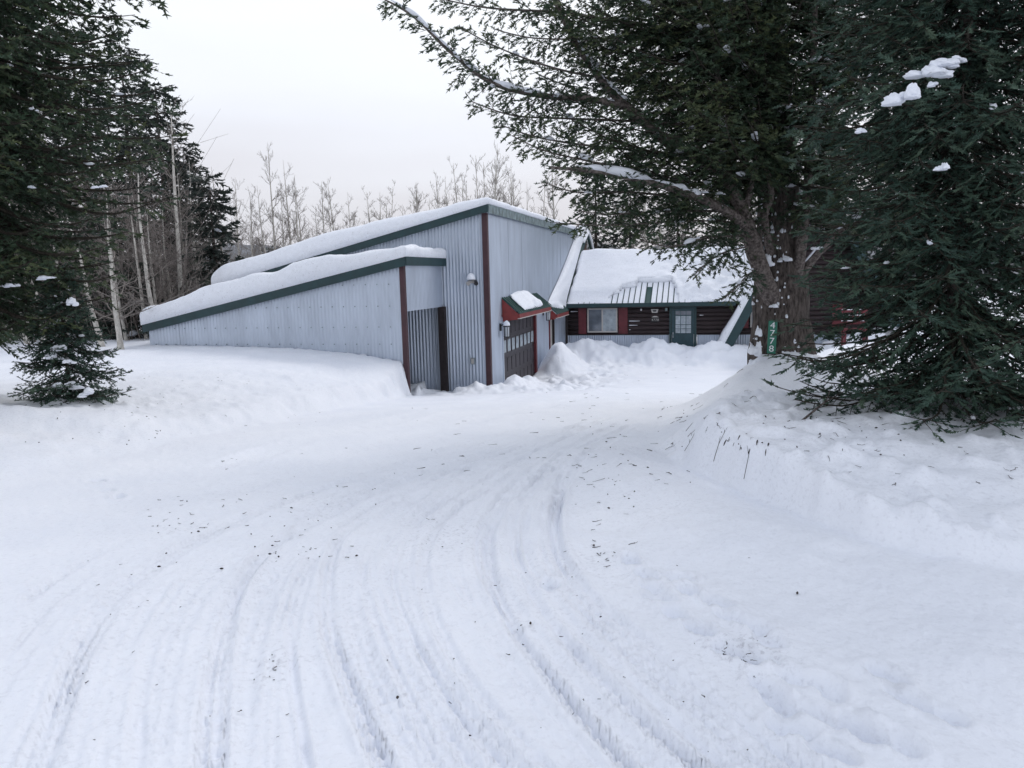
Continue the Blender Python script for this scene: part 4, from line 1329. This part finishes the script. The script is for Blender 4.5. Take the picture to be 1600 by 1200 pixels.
def finish_tree(root, fol, twigs, leafmat, barkmat, boughs, snow):
    _, n = fol.build(leafmat, root)
    v, f = join_tubes(twigs)
    o = link('twigs', np_mesh('twigs', v, f), M_TWIG, root); o['kind'] = 'stuff'
    if snow:
        snow_bits(root, snow)
    return n


TRIS = {}
# ---- the big fir in front of the house -------------------------------------------------
fx, fy = 4.02, 11.5
fz = float(terrain(fx, fy, False))
fir = empty('fir_tree', (0, 0, 0))
fir.location = (0, 0, 0)
tag(fir, 'huge old fir with a snowy trunk carrying the green number sign', 'tree')
tp = np.array([P(1222, 640, 11.5), P(1221, 575, 11.5), P(1220, 520, 11.5), P(1219, 450, 11.5), P(1217, 360, 11.52), P(1214, 260, 11.55), P(1210, 150, 11.6), P(1206, 0, 11.65), P(1204, -200, 11.7), P(1203, -480, 11.8), P(1203, -800, 11.8)])
path = bez(tp, 150)
zt_ = path[:, 2]
rad = np.interp(zt_, [-.6, fz + .05, fz + .5, 1.2, 1.9, 3.2, 5.5, 9.5, 14], [.58, .48, .40, .41, .33, .26, .20, .12, .03])
link('trunk', trunk_mesh(path, rad, 56, .030, 11), M_BARK, fir)
fol = Foliage('fir'); twigs = []; snow = []


def limb(pts, r0, r1, f0=None, L=.5, name='limb', n=40, **kw):
    p = bez([P(*q) for q in pts], n)
    r = np.linspace(r0, r1, n) * (1 + .12 * vn(np.arange(n) * .6, np.zeros(n), int(rng.integers(99))))
    link(name, trunk_mesh(p, r, 12 if r0 > .03 else 7, r0 * .10, int(rng.integers(99)), 2.0), M_LIMB, fir)
    if f0 is not None:
        dress(p, fol, twigs, f0=f0, L=L, **kw)
    return p


# main limbs as they leave the trunk
La = limb([(1222, 490, 11.4), (1198, 448, 11.15), (1182, 400, 11.0), (1168, 352, 10.95), (1150, 310, 10.9), (1132, 262, 10.9), (1130, 215, 10.9), (1122, 130, 11.0), (1110, 20, 11.1)], .155, .03, .45, .5)
Lb = limb([(1172, 362, 10.95), (1150, 340, 10.7), (1112, 318, 10.5), (1060, 298, 10.3), (1000, 282, 10.1), (930, 268, 10.0), (860, 262, 9.9)], .075, .015, .35, .5)
Lc = limb([(1216, 300, 11.5), (1140, 270, 11.2), (1060, 232, 10.9), (1005, 190, 10.8), (960, 148, 10.7), (930, 112, 10.7), (890, 50, 10.7), (850, -40, 10.8)], .10, .03, .50, .55)
Ld = limb([(975, 165, 10.7), (920, 155, 10.5), (850, 150, 10.35), (770, 130, 10.2), (705, 82, 10.1), (645, 25, 10.0), (598, -2, 9.95)], .048, .008, .10, .40, step=.026, flat=.75, droop=.6, tw=.115)
Le = limb([(1240, 450, 11.35), (1250, 400, 11.15), (1256, 350, 11.1), (1263, 290, 11.1), (1267, 200, 11.1), (1271, 90, 11.15), (1275, -60, 11.2)], .095, .035, .62, .45)
Lf = limb([(1240, 440, 11.4), (1280, 392, 11.2), (1330, 350, 11.0), (1390, 318, 10.9), (1450, 300, 10.8)], .085, .02, .4, .5)
Lg = limb([(1205, 400, 11.3), (1195, 340, 11.0), (1205, 300, 10.9), (1190, 230, 10.9), (1170, 120, 11)], .06, .02, .5, .45)
Lh = limb([(1160, 340, 10.9), (1172, 300, 10.85), (1180, 250, 10.8), (1178, 180, 10.8)], .05, .02, .4, .4)
# long outer boughs that draw the silhouette against the sky
outer = [
    ([(1200, 60, 11.5), (1020, 40, 11.0), (880, 20, 10.8), (760, 12, 10.6), (672, -6, 10.5)], .05, .25, .45),
    ([(1150, 150, 11.4), (1000, 130, 10.9), (880, 110, 10.6), (780, 75, 10.5), (715, 40, 10.4)], .04, .3, .5),
    ([(1150, 200, 11.3), (1000, 190, 10.8), (880, 185, 10.6), (800, 180, 10.5), (735, 158, 10.45)], .04, .3, .5),
    ([(1150, 250, 11.2), (1000, 235, 10.7), (900, 225, 10.5), (830, 212, 10.4), (782, 195, 10.4)], .04, .25, .5),
    ([(1100, 290, 10.9), (1000, 268, 10.4), (920, 252, 10.2), (850, 235, 10.1), (800, 212, 10.1)], .03, .25, .45),
    ([(1180, 320, 11.2), (1080, 310, 10.7), (980, 300, 10.5), (900, 300, 10.4), (850, 285, 10.4)], .04, .3, .5),
    ([(1190, 350, 11.2), (1090, 345, 10.6), (1000, 350, 10.3), (930, 352, 10.0), (868, 348, 9.9)], .025, .55, .22),
    ([(1180, 370, 11.1), (1110, 370, 10.5), (1050, 385, 10.2), (1000, 375, 10.1)], .03, .3, .45),
    ([(1170, 385, 10.9), (1130, 395, 10.4), (1100, 415, 10.2), (1085, 430, 10.1)], .025, .35, .35),
    ([(1190, 420, 11.1), (1170, 428, 10.6), (1150, 450, 10.3), (1128, 468, 10.2)], .02, .3, .28),
    ([(1200, -20, 11.5), (1000, -60, 11.1), (860, -60, 10.9), (740, -50, 10.8)], .05, .3, .5),
    ([(1120, 330, 10.9), (1040, 330, 10.5), (960, 335, 10.3), (905, 330, 10.3)], .03, .25, .45),
    ([(1120, 60, 11.2), (960, 60, 10.7), (840, 60, 10.6), (770, 45, 10.5)], .03, .3, .5),
]
for pts, r0, f0, L in outer:
    p = limb(pts, r0 * .55, .006, f0 * .75, L * 1.1, 'branch', 26, tw=.118, step=.036, flat=.6, droop=.45)
    along_snow(p, .035, 3, snow, .15, .7)
for p, k, r in ((Lc, 7, .055), (Ld, 12, .045), (Lb, 6, .05), (La, 5, .05), (Lf, 7, .07), (Le, 3, .05)):
    along_snow(p, r, k, snow, .08, .75)
def snow_line(path, r, t0, t1, name='limb_snow'):
    i0, i1 = int(t0 * len(path)), int(t1 * len(path))
    p = bez(path[i0:i1], 60) + np.array([0, 0, r * .75])
    k = rng.uniform(0, 99); q = np.linspace(0, 1, 60)
    rr = r * np.clip(.25 + 1.7 * vn(q * 9 + k, q * 0, 3) + .9 * vn(q * 23 + k, q * 0, 4), .02, 1.15) * np.minimum(1, 8 * np.minimum(q, 1 - q) + .05)
    v, f_ = tube_arrays(p, rr, 8)
    link(name, np_mesh(name, v, f_, smooth_shade=True), M_SNOW, fir)


for p, r, t0, t1 in ((Lc, .075, .2, .85), (Lb, .065, .15, .9), (Ld, .045, .03, .95), (La, .06, .45, .9), (Lf, .075, .1, .9), (Lf, .05, .2, .8)):
    snow_line(p, r, t0, t1)
# inner boughs filling the crown
cnt = 0
while cnt < 225:
    if cnt % 5 < 3:
        ex_, ey_ = rng.uniform(800, 1190), rng.uniform(-120, 400)
        lim = np.interp(ex_, [800, 880, 960, 1050, 1120, 1190], [150, 240, 295, 325, 290, 235])
    else:
        ex_, ey_ = rng.uniform(1170, 1640), rng.uniform(-140, 330)
        lim = np.interp(ex_, [1170, 1230, 1300, 1640], [230, 250, 330, 400])
    if ey_ > lim:
        continue
    Yd = rng.uniform(9.4, 10.9) if cnt % 2 else rng.uniform(10.9, 13.4)
    e = P(ex_, ey_, Yd)
    k = np.argmin(np.abs(path[:, 2] - (e[2] - rng.uniform(-.3, .5)))); st = path[k]
    if np.linalg.norm(e - st) < .5:
        continue
    p = bough_path(st, e, .2, .3, 16)
    twigs.append((p, np.linspace(.020, .005, 16), 4))
    dress(p, fol, twigs, f0=.10, L=.56, tw=.115, step=.078, tint0=rng.uniform(.25, .75), droop=.5)
    if rng.random() < .75:
        along_snow(p, .05, int(rng.integers(1, 4)), snow, .1, .75)
    cnt += 1
# high crown, seen only from elsewhere
for k in range(48):
    z = rng.uniform(5.5, 13.5); a = rng.uniform(0, 2 * pi); L_ = np.interp(z, [5, 14], [3.0, .4]) * rng.uniform(.7, 1.1)
    st = path[np.argmin(np.abs(path[:, 2] - z))]
    p = bough_path(st, st + np.array([cos(a) * L_, sin(a) * L_, -.1 * L_]), .2, .3, 10)
    twigs.append((p, np.linspace(.03, .008, 10), 4))
    dress(p, fol, twigs, f0=.2, L=.5, step=.17, tw=.16, tint0=rng.uniform(.3, .6))
# snow stuck to the trunk and in the crotches
for (px, py, Y, r_, st_) in ((1184, 520, 11.12, .09, (.5, .5, 1.6)), (1180, 550, 11.08, .12, (.55, .6, 2.0)), (1183, 575, 11.05, .13, (.8, .7, 1.6)), (1198, 590, 11.0, .14, (1.4, .8, .9)), (1250, 592, 11.0, .14, (1.6, .8, .8)), (1200, 412, 11.12, .10, (.7, .5, 1.8)), (1208, 478, 11.1, .05, (1.3, .5, .6)), (1205, 222, 11.22, .085, (1.1, .5, 1.8)), (1198, 200, 11.25, .07, (1.0, .5, 1.2)), (1234, 200, 11.25, .07, (1.5, .5, .8)), (1245, 265, 11.2, .08, (1.6, .6, .7)), (1236, 290, 11.2, .06, (1.5, .6, .6)), (1226, 405, 11.1, .07, (1.2, .6, .9)),
                             (1280, 386, 11.1, .055, (1.8, .7, .6)), (1325, 322, 10.95, .07, (2.0, .8, .5)), (1345, 332, 10.9, .055, (1.8, .8, .6)), (1125, 302, 10.6, .04, (2.0, .8, .6)), (1098, 300, 10.5, .04, (1.8, .8, .6)), (1150, 205, 11.0, .05, (1, .6, 1.3))):
    v, f_ = cluster(P(px, py, Y), r_, int(px), st_)
    link('snow_clump', np_mesh('snow_clump', v, f_, smooth_shade=True), M_SNOW, fir)
TRIS['fir'] = finish_tree(fir, fol, twigs, M_FIR, M_LIMB, None, snow)

# flecks of snow caught in the bark
fl_ = []
for _ in range(150):
    z = rng.uniform(.35, 3.6); k = np.argmin(np.abs(path[:, 2] - z)); a = rng.normal(radians(222), .55)
    rr_ = float(np.interp(z, [-.6, fz + .05, fz + .5, 1.2, 1.9, 3.2, 5.5], [.58, .48, .40, .41, .33, .26, .20])) * 1.01
    fl_.append((path[k] + np.array([cos(a) * rr_, sin(a) * rr_, 0]), rng.uniform(.008, .024), int(rng.integers(999)), (.9, .9, rng.uniform(1, 2.6))))
snow_bits(fir, fl_, 'bark_snow')

# green number sign nailed to the trunk
sg = empty('address_sign', P(1206.5, 527, 11.02), radians(-32))
tag(sg, 'green vertical sign with white numbers 4778 on the big fir trunk', 'sign')
sg.rotation_euler = (0, radians(2), radians(-30))
MB().box(-.062, .062, -.004, .004, -.235, .235).build('plate', M_SIGN, sg, bevel=.002)
for i, ch in enumerate('4778'):
    d = link('digit', digit_mesh(ch, .128, M_WHITE), None, sg); d.rotation_euler = (pi / 2, 0, 0); d.location = (0, -.006, .168 - i * .112); d.scale = (1.15, 1, 1)


def conifer(name, x, y, h, rad, z0, kind, leafmat, label, whorl=.28, per=6, tw=.10, step=.08, L=.42, droop=.35, tint=.45, group=None, snowk=10, snowr=.06, low=-.15, seed=0, taper=.8, rfun=None, lod=False, sides=None, rbase=None, dens=1.0, topz=None):
    """generic spruce or fir: trunk, whorls of boughs, foliage"""
    zb = float(terrain(x, y, False))
    root = empty(name, (x, y, zb)); tag(root, label, 'tree', group)
    rb = rbase or h * .014 + .02
    zz = np.linspace(-.4, h, 40)
    pth = np.stack([.03 * h * .3 * vn(zz * .3, zz * 0 + seed, 4), .03 * h * .3 * vn(zz * .3, zz * 0 + seed, 8), zz], -1)
    link('trunk', trunk_mesh(pth, np.interp(zz, [-.4, 0, h], [rb * 1.3, rb, .008]), 14, rb * .08, seed), M_BARK, root)
    fo = Foliage(kind); tws = []; sn_ = []
    z = z0; paths = []
    while z < h - .05:
        f = (z - z0) / (h - z0)
        R = rad * (1 - f) ** taper * (1 if f > .06 else .75 + 4 * f)
        if rfun is not None: R = rfun(z)
        R = max(R, .08)
        m = per if f < .8 else max(3, per - 2)
        a0 = rng.uniform(0, 2 * pi)
        for k in range(m):
            a = a0 + 2 * pi * k / m + rng.normal(0, .25)
            if sides is not None and not sides(a, z):
                continue
            r_ = R * rng.uniform(.72, 1.15)
            zs_ = z + rng.uniform(-.5, .5) * whorl
            st = np.array([np.interp(zs_, zz, pth[:, 0]), np.interp(zs_, zz, pth[:, 1]), zs_])
            e = st + np.array([cos(a) * r_, sin(a) * r_, r_ * (low - .12 * (1 - f) + .55 * max(0, f - .55))])
            e[2] = max(e[2], .04)
            p = bough_path(st, e, .18, .35, 12)
            rr = max(.006, rb * .22 * (1 - f * .7))
            tws.append((p, np.linspace(rr, .004, 12), 4))
            hi = 1.9 if (topz is not None and z > topz) else (1.55 if lod and sin(a) > .35 else 1.0)
            dress(p, fo, tws, f0=.06, L=min(L, r_ * .6 + .06), tw=tw * hi, step=step * hi * 1.1, droop=droop, tint0=tint + rng.normal(0, .12), lmin=tw * .8, dens=dens)
            paths.append((f, p))
        z += whorl * (1 - .35 * f) * rng.uniform(.8, 1.2)
    for _ in range(snowk):
        f, p = paths[int(rng.integers(len(paths)))]
        along_snow(p, snowr * (1 - .4 * f), 1, sn_, .25, .85)
    n = finish_tree(root, fo, tws, leafmat, M_LIMB, None, sn_)
    TRIS[name + str(len(TRIS))] = n
    return root


def named_clumps(root, lst, name='snow_clump'):
    for (px, py, Y, r_, st_) in lst:
        c = P(px, py, Y) - np.array(root.location)
        v, f_ = cluster(c, r_, int(px), st_)
        me = np_mesh(name, v, f_, smooth_shade=True)
        link(name, me, M_SNOW, root)


# ---- spruce at the right edge
sp = conifer('spruce_tree', 3.95, 6.85, 8.2, 1.75, .22, 'spruce', M_SPRUCE, 'dense dark green spruce with snow lumps filling the right edge', whorl=.19, per=10, tw=.10, step=.072, L=.50, droop=.45, tint=.45, lod=True, snowk=150, snowr=.030, low=-.18, seed=5, taper=.7, rbase=.075, topz=4.6, rfun=lambda z: float(np.interp(z, [.2, 1.0, 2.2, 4.6, 8.2], [1.45, 1.5, 1.4, 1.15, .10])))
named_clumps(sp, [(1415, 150, 5.75, .095, (1.15, 1, .9)), (1452, 112, 5.8, .09, (1.6, 1, .7)), (1478, 100, 5.8, .09, (1.8, 1, .55)), (1500, 92, 5.85, .05, (1.8, 1, .5)), (1456, 133, 5.8, .03, (1.3, 1, .8)), (1475, 262, 5.8, .05, (.9, 1, 1.1)), (1345, 205, 6.1, .03, (1.2, 1, .8))])

# ---- conifers at the left
lf = conifer('fir_tree', -7.35, 10.4, 13.0, 3.75, 1.5, 'fir', M_FIR, 'tall shaggy fir reaching in from the top left corner above the sapling', whorl=.33, per=12, tw=.12, step=.088, L=.62, lod=True, rfun=lambda z: float(np.interp(z, [1.5, 2.2, 3, 4.6, 7, 13], [1.6, 2.0, 2.5, 2.85, 2.6, .15])), droop=.45, tint=.42, snowk=110, snowr=.038, low=-.10, seed=9, taper=.55, rbase=.24, sides=lambda a, z: cos(a) > -.55 or z > 7, topz=6.2)
named_clumps(lf, [(72, 434, 9.6, .075, (1.9, 1, .5)), (15, 446, 9.6, .06, (1.6, 1, .6)), (148, 293, 9.8, .035, (1.6, 1, .6)), (160, 291, 9.8, .035, (1.5, 1, .6)), (48, 292, 9.7, .035, (1.6, 1, .6)), (112, 473, 9.9, .06, (.8, 1, 1.2)), (50, 170, 9.8, .03, (1.8, 1, .7))])
sap = conifer('young_fir', -6.02, 10.35, 1.75, .80, .10, 'fir', M_SPRUCE, 'small young fir half buried in snow below the tall left fir', whorl=.15, per=9, tw=.085, step=.05, L=.28, droop=.35, tint=.4, snowk=22, snowr=.05, low=-.12, seed=3, taper=.65, rbase=.03)
named_clumps(sap, [(95, 545, 10.0, .085, (1.2, 1, 1.0)), (86, 557, 9.95, .07, (1.1, 1, .9)), (108, 566, 9.95, .05, (1.2, 1, .8)), (102, 602, 10.0, .09, (1.2, 1, .8)), (138, 614, 9.9, .075, (1.4, 1, .7))])

# ---- forest conifers behind
FARC = [
    (240, 128, 32.0, 2.9, 'tall ragged fir behind the aspens nearest the lean-to end'),
    (325, 264, 26.5, 1.05, 'slender spire shaped fir right of the aspen stand'),
    (285, 235, 34.0, 1.8, 'dark fir between the ragged fir and the spire shaped fir'),
    (185, 60, 34.0, 2.9, 'dark forest fir behind the tight aspen trio'),
    (110, 40, 33.0, 2.9, 'dark forest fir behind the snowy young fir'),
    (30, 60, 33.0, 3.0, 'dark forest fir left of the young fir behind the leftmost pale aspen'),
    (-60, 60, 31.0, 2.9, 'dark forest fir cut off by the left edge'),
    (150, 330, 25.0, 1.5, 'short bushy fir behind the lone straight pale aspen'),
    (205, 420, 24.0, 1.1, 'low bushy fir beside the snowy end of the lean-to'),
    (60, 380, 25.0, 1.5, 'short bushy fir between the young fir and the leftmost aspen'),
    (930, 250, 44.0, 2.6, 'snow flecked dark fir just behind the brown gable peak'),
    (985, 270, 46.0, 2.4, 'snow flecked dark fir behind the middle of the house ridge'),
    (1060, 280, 48.0, 2.6, 'dark fir behind the house mostly hidden by the big fir'),
    (1150, 180, 50.0, 3.0, 'dark fir behind the right end of the house ridge left of the A-frame'),
    (1290, 150, 45.0, 3.0, 'dark fir behind the A-frame at the right'),
    (1400, 120, 40.0, 3.2, 'dark fir right of the A-frame behind the spruce trunk'),
    (1520, 100, 36.0, 3.2, 'dark fir behind the spruce at the right edge'),
    (420, 382, 60.0, 1.6, 'tiny far fir seen over the garage roof'),
]
for i, (px, pt, Y, r_, lab) in enumerate(FARC):
    top = P(px, pt, Y); zb = float(terrain(top[0], Y, False))
    c = conifer('forest_fir', float(top[0]), Y, float(top[2] - zb), r_, .3, 'coarse', M_FARFIR, lab, whorl=.55, per=7, tw=.38, step=.28, L=.8, droop=.35, tint=.4, group='forest firs behind the buildings', snowk=(16 if 900 < px < 1100 else 4), snowr=.12, low=-.12, seed=20 + i, taper=.8 if r_ < 2 else .6, dens=.75)

# ------------------------------------------------------------------ bare aspens
def aspen_proto(seed, h=8.0, rmin=.003, dense=1.0):
    r = np.random.default_rng(seed)
    tubes = []; n = 22
    t = np.linspace(0, 1, n)
    lean = r.normal(0, .035, 2)
    pth = np.stack([lean[0] * h * t + .05 * h * .35 * vn(t * 3, t * 0 + seed, 3), lean[1] * h * t + .05 * h * .35 * vn(t * 3, t * 0 + seed, 6), h * t], -1)
    trad = np.interp(t, [0, .05, .5, 1], [.095, .080, .048, .006]) * h / 8

    def grow(p0, d, L, r0, lvl):
        m = 7; q = np.linspace(0, 1, m)
        d = d / np.linalg.norm(d)
        bend = np.array([r.normal(0, .22), r.normal(0, .22), .38 + .2 * r.random()])
        p = p0 + d * (L * q)[:, None] + bend * (L * .5 * q ** 2)[:, None]
        p[1:] += np.cumsum(r.normal(0, L * .022, (m - 1, 3)), axis=0)
        tubes.append((p, np.linspace(r0, max(rmin, r0 * .28), m), 4 if lvl == 0 else 3))
        if lvl >= 2 or L < .22:
            return
        for _ in range(int(round((5.0 if lvl == 0 else 3.5) * dense * r.uniform(.7, 1.2)))):
            u = r.uniform(.25, .97); k = min(m - 2, int(u * (m - 1)))
            dd = p[k + 1] - p[k]; dd /= np.linalg.norm(dd)
            nd = dd + r.normal(0, .55, 3)
            grow(p[k] + (p[k + 1] - p[k]) * (u * (m - 1) - k), nd, L * r.uniform(.3, .55) * (1.1 - .4 * u), max(rmin * 1.15, r0 * .5), lvl + 1)

    nb = int(26 * dense)
    for i in range(nb):
        u = r.uniform(.12, .98) ** .85
        k = min(n - 2, int(u * (n - 1)))
        a = r.uniform(0, 2 * pi); el = r.uniform(.15, .9) + .35 * u
        d = np.array([cos(a) * cos(el), sin(a) * cos(el), sin(el)])
        grow(pth[k], d, h * r.uniform(.07, .17) * (1.3 - .85 * u), max(rmin * 1.6, trad[k] * .42), 0)
    v, f = join_tubes(tubes)
    tv, tf = tube_arrays(np.vstack([pth[0] - [0, 0, .6], pth]), np.concatenate([[trad[0] * 1.1], trad]), 9)
    return np_mesh('trunk', tv, tf, smooth_shade=True), np_mesh('branches', v, f)


PROTO = []
for s in range(6):
    tm, bm_ = aspen_proto(300 + s, 8.0, dense=1.1)
    tm.materials.append(M_ASPEN); bm_.materials.append(M_ASPENB)
    PROTO.append((tm, bm_))


FARPROTO = []
for s in range(5):
    tm, bm_ = aspen_proto(340 + s, 8.0, rmin=.0045, dense=1.15)
    tm.materials.append(M_ASPEN); bm_.materials.append(M_ASPENB)
    FARPROTO.append((tm, bm_))


def aspen(px, base_y, top_y, Y, label, proto, group=None, thick=1.0, rz=None):
    top = P(px, top_y, Y)
    x = float(top[0]); zb = float(terrain(x, Y, False)); h = float(top[2]) - zb
    root = empty('bare_aspen', (x, Y, zb), rng.uniform(0, 6.28) if rz is None else rz)
    s = h / 8.0
    root.scale = (s ** .5 * thick, s ** .5 * thick, s)
    tag(root, label, 'tree', group)
    tm, bm_ = PROTO[proto % 6] if Y < 33 else FARPROTO[proto % 5]
    link('trunk', tm, None, root)
    b = link('branches', bm_, None, root); b['kind'] = 'stuff'
    return root


LEFT = [
    (253, 155, 25.5, 'tallest pale aspen beside the low snowy end of the lean-to', 1.0),
    (209, 300, 23.5, 'left stem of the tight aspen trio just left of the lean-to end', .8),
    (218, 250, 23.2, 'middle stem of the tight aspen trio just left of the lean-to end', .95),
    (227, 320, 23.8, 'right stem of the tight aspen trio just left of the lean-to end', .8),
    (163, 300, 20.5, 'straight pale aspen standing alone right of the small young fir', 1.05),
    (136, 330, 21.5, 'thick pale aspen trunk behind the small young fir', 1.1),
    (45, 350, 21.0, 'pale aspen trunk at the left edge left of the young fir', 1.0),
    (345, 262, 27.0, 'slim aspen against the sky right of the spire shaped fir', .8),
    (296, 250, 28.5, 'thin aspen in front of the dark firs above the lean-to snow', .8),
    (272, 270, 26.5, 'second aspen rising behind the snowy end of the lean-to', .85),
]
for i, (px, ty, Y, lab, th) in enumerate(LEFT):
    aspen(px, 530, ty, Y, lab, i, 'aspens at the left edge of the wood', th * 1.25)
for i in range(30):
    px = rng.uniform(-40, 292)
    aspen(px, 530, rng.uniform(280, 400), rng.uniform(22, 28) if px < 200 else rng.uniform(25.5, 29.5), 'slim bare aspen deep in the stand left of the garage', i, 'slim aspens in the left stand', 1.0)
BACK = [(362, 275), (385, 300), (422, 222), (448, 250), (470, 296), (505, 282), (526, 278), (558, 330), (590, 300), (604, 292), (625, 318), (645, 288), (676, 268), (690, 300), (714, 256), (740, 245), (764, 222), (778, 275), (792, 252), (806, 290), (830, 320), (410, 330), (490, 330), (540, 340), (570, 335), (660, 310), (728, 285), (395, 345), (435, 300), (372, 310), (415, 290), (460, 275), (515, 310), (548, 300), (580, 300), (612, 310), (635, 300), (655, 285), (698, 275), (722, 270), (752, 255), (772, 245), (800, 270), (820, 285), (845, 280)]
for i, (px, ty) in enumerate(BACK):
    aspen(px, 420, ty, rng.uniform(38, 47), 'bare aspen rising behind the snow covered garage roof', i, 'aspens behind the garage roof', 1.0)
aspen(868, 330, 225, 33.0 + 8, 'crooked bare aspen leaning left beside the fir behind the garage corner', 3, None, 1.15)
aspen(1019, 300, 260, 43.0, 'stout pale aspen trunk behind the house ridge', 4, None, 2.2)
for i in range(8):
    aspen(rng.uniform(900, 1180), 400, rng.uniform(250, 330), rng.uniform(41, 50), 'bare aspen behind the house roof', i, 'aspens behind the house', 1.0)

# brushwood under the trees
def thicket(name, n, xr, yr, hr, label, m):
    tubes = []
    for _ in range(n):
        px = rng.uniform(*xr); Y = rng.uniform(*yr)
        x = float(P(px, 440, Y)[0]); zb = float(terrain(x, Y, False)); h = rng.uniform(*hr)
        b = np.array([x, Y, zb - .1]); d = np.array([rng.normal(0, .16), rng.normal(0, .16), 1.0])
        q = np.linspace(0, 1, 6)[:, None]
        p = b + d * h * q + rng.normal(0, .03, (6, 3)) * h * .3
        tubes.append((p[[0, 2, 5]], np.linspace(.018, .005, 3), 3))
        for k in range(int(rng.integers(6, 11))):
            i = int(rng.integers(1, 5)); s = p[i]; a = rng.uniform(0, 6.28); l = h * rng.uniform(.15, .45)
            dd = np.array([cos(a), sin(a), rng.uniform(.1, 1.1)])
            q2 = np.linspace(0, 1, 4)[:, None]
            pp = s + dd * l * q2 + np.array([0, 0, .25]) * l * q2 ** 2 + rng.normal(0, .02, (4, 3))
            tubes.append((pp[[0, 1, 3]], np.linspace(.009, .004, 3), 3))
            for _k in range(2):
                e = pp[int(rng.integers(1, 3))]; a = rng.uniform(0, 6.28)
                tubes.append((np.stack([e, e + np.array([cos(a), sin(a), rng.uniform(0, 1)]) * l * .4]), [.006, .003], 3))
    v, f = join_tubes(tubes)
    o = link(name, np_mesh(name, v, f), m)
    tag(o, label, 'brush', kind='stuff')


thicket('brush_thicket', 210, (-60, 285), (23, 31), (1.5, 6.0), 'tangle of bare grey twigs between the left aspen trunks', M_BRUSH)
thicket('brush_thicket', 170, (340, 900), (38, 50), (2.0, 4.8), 'bare twig brush behind the garage roof', M_ASPENB)
thicket('brush_thicket', 130, (880, 1350), (40, 48), (2.0, 5.0), 'bare twig brush behind the house roof', M_BRUSH)

# ------------------------------------------------------------------ litter on the snow
def litter():
    tubes = []
    def stick(px, py, L, r_, kink=.25, lift=.002):
        g_ = on_ground(px, py); a = rng.uniform(0, 6.28)
        n = 5; q = np.linspace(-.5, .5, n)
        x = g_[0] + L * q * cos(a) + L * kink * .3 * vn(q * 5 + px, q * 0, 3); y = g_[1] + L * q * sin(a) + L * kink * .3 * vn(q * 5 + py, q * 0, 5)
        z = terrain(x, y) + r_ + lift
        tubes.append((np.stack([x, y, z], -1), np.linspace(r_, r_ * .4, n), 4))
        if rng.random() < .5:
            k = 2; b = a + rng.uniform(.5, 1.0); l = L * .4
            x2 = x[k] + np.linspace(0, l, 3) * cos(b); y2 = y[k] + np.linspace(0, l, 3) * sin(b)
            tubes.append((np.stack([x2, y2, terrain(x2, y2) + r_ + lift], -1), np.linspace(r_ * .7, r_ * .4, 3), 4))
    zones = [(860, 1080, 620, 760, 46, .16), (820, 1130, 560, 640, 30, .22), (1060, 1400, 600, 700, 50, .16), (640, 860, 640, 740, 20, .16), (880, 1010, 740, 890, 22, .09), (230, 400, 770, 830, 26, .07), (420, 560, 840, 890, 20, .05), (300, 760, 700, 820, 16, .09),
             (100, 1200, 850, 1180, 60, .025), (150, 500, 570, 680, 34, .06), (900, 1180, 545, 600, 14, .25), (1250, 1600, 690, 760, 20, .08), (1120, 1190, 1010, 1040, 14, .04), (420, 430, 1030, 1070, 8, .03), (930, 960, 865, 880, 10, .05), (340, 375, 715, 725, 6, .06), (180, 235, 645, 662, 8, .07)]
    for (xa, xb, ya, yb, n, L) in zones:
        for _ in range(n):
            px, py = rng.uniform(xa, xb), rng.uniform(ya, yb)
            stick(px, py, L * rng.uniform(.2, .75), rng.uniform(.0012, .003) * (1 if L < .12 else 1.3), kink=1.2)
    for (xa, xb, ya, yb, n) in ((1120, 1420, 640, 720, 40), (880, 1080, 620, 800, 30), (240, 620, 760, 900, 30), (20, 300, 620, 700, 24), (500, 1300, 850, 1180, 10)):
        for _ in range(n):
            g_ = on_ground(rng.uniform(xa, xb), rng.uniform(ya, yb)); a = rng.uniform(0, 6.28); L = rng.uniform(.010, .026)
            q = np.linspace(-.5, .5, 5)
            x = g_[0] + L * q * cos(a); y = g_[1] + L * q * sin(a)
            tubes.append((np.stack([x, y, terrain(x, y) + .004], -1), L * np.array([.06, .2, .26, .2, .05]), 5))
    v, f = join_tubes(tubes)
    o = link('twig_litter', np_mesh('twig_litter', v, f), bark_mat('dead_twig', (.02, .016, .014), (.07, .055, .05), (5, 5, 5), .2))
    tag(o, 'dark twigs and needles scattered over the driveway snow', 'twigs', kind='stuff')


litter()
fb = empty('fallen_branch', on_ground(1252, 655)); tag(fb, 'dead forked stick poking out of the snow mound below the fir', 'branch')
a = on_ground(1252, 655); b = P(1318, 612, a[1] + .35); c = P(1296, 618, a[1] + .2)
L0 = np.array(fb.location)
MB().tube(np.array([a - [0, 0, .02], a * .5 + b * .5 + [0, 0, .015], b]) - L0, [.011, .008, .003], 6).build('stick', M_LIMB, fb)
MB().tube(np.array([a * .45 + b * .55 + [0, 0, .015], P(1293, 622, a[1] + .25), P(1300, 600, a[1] + .3)]) - L0, [.006, .004, .002], 5).build('fork', M_LIMB, fb)

print('TRIS', TRIS, sum(TRIS.values()))
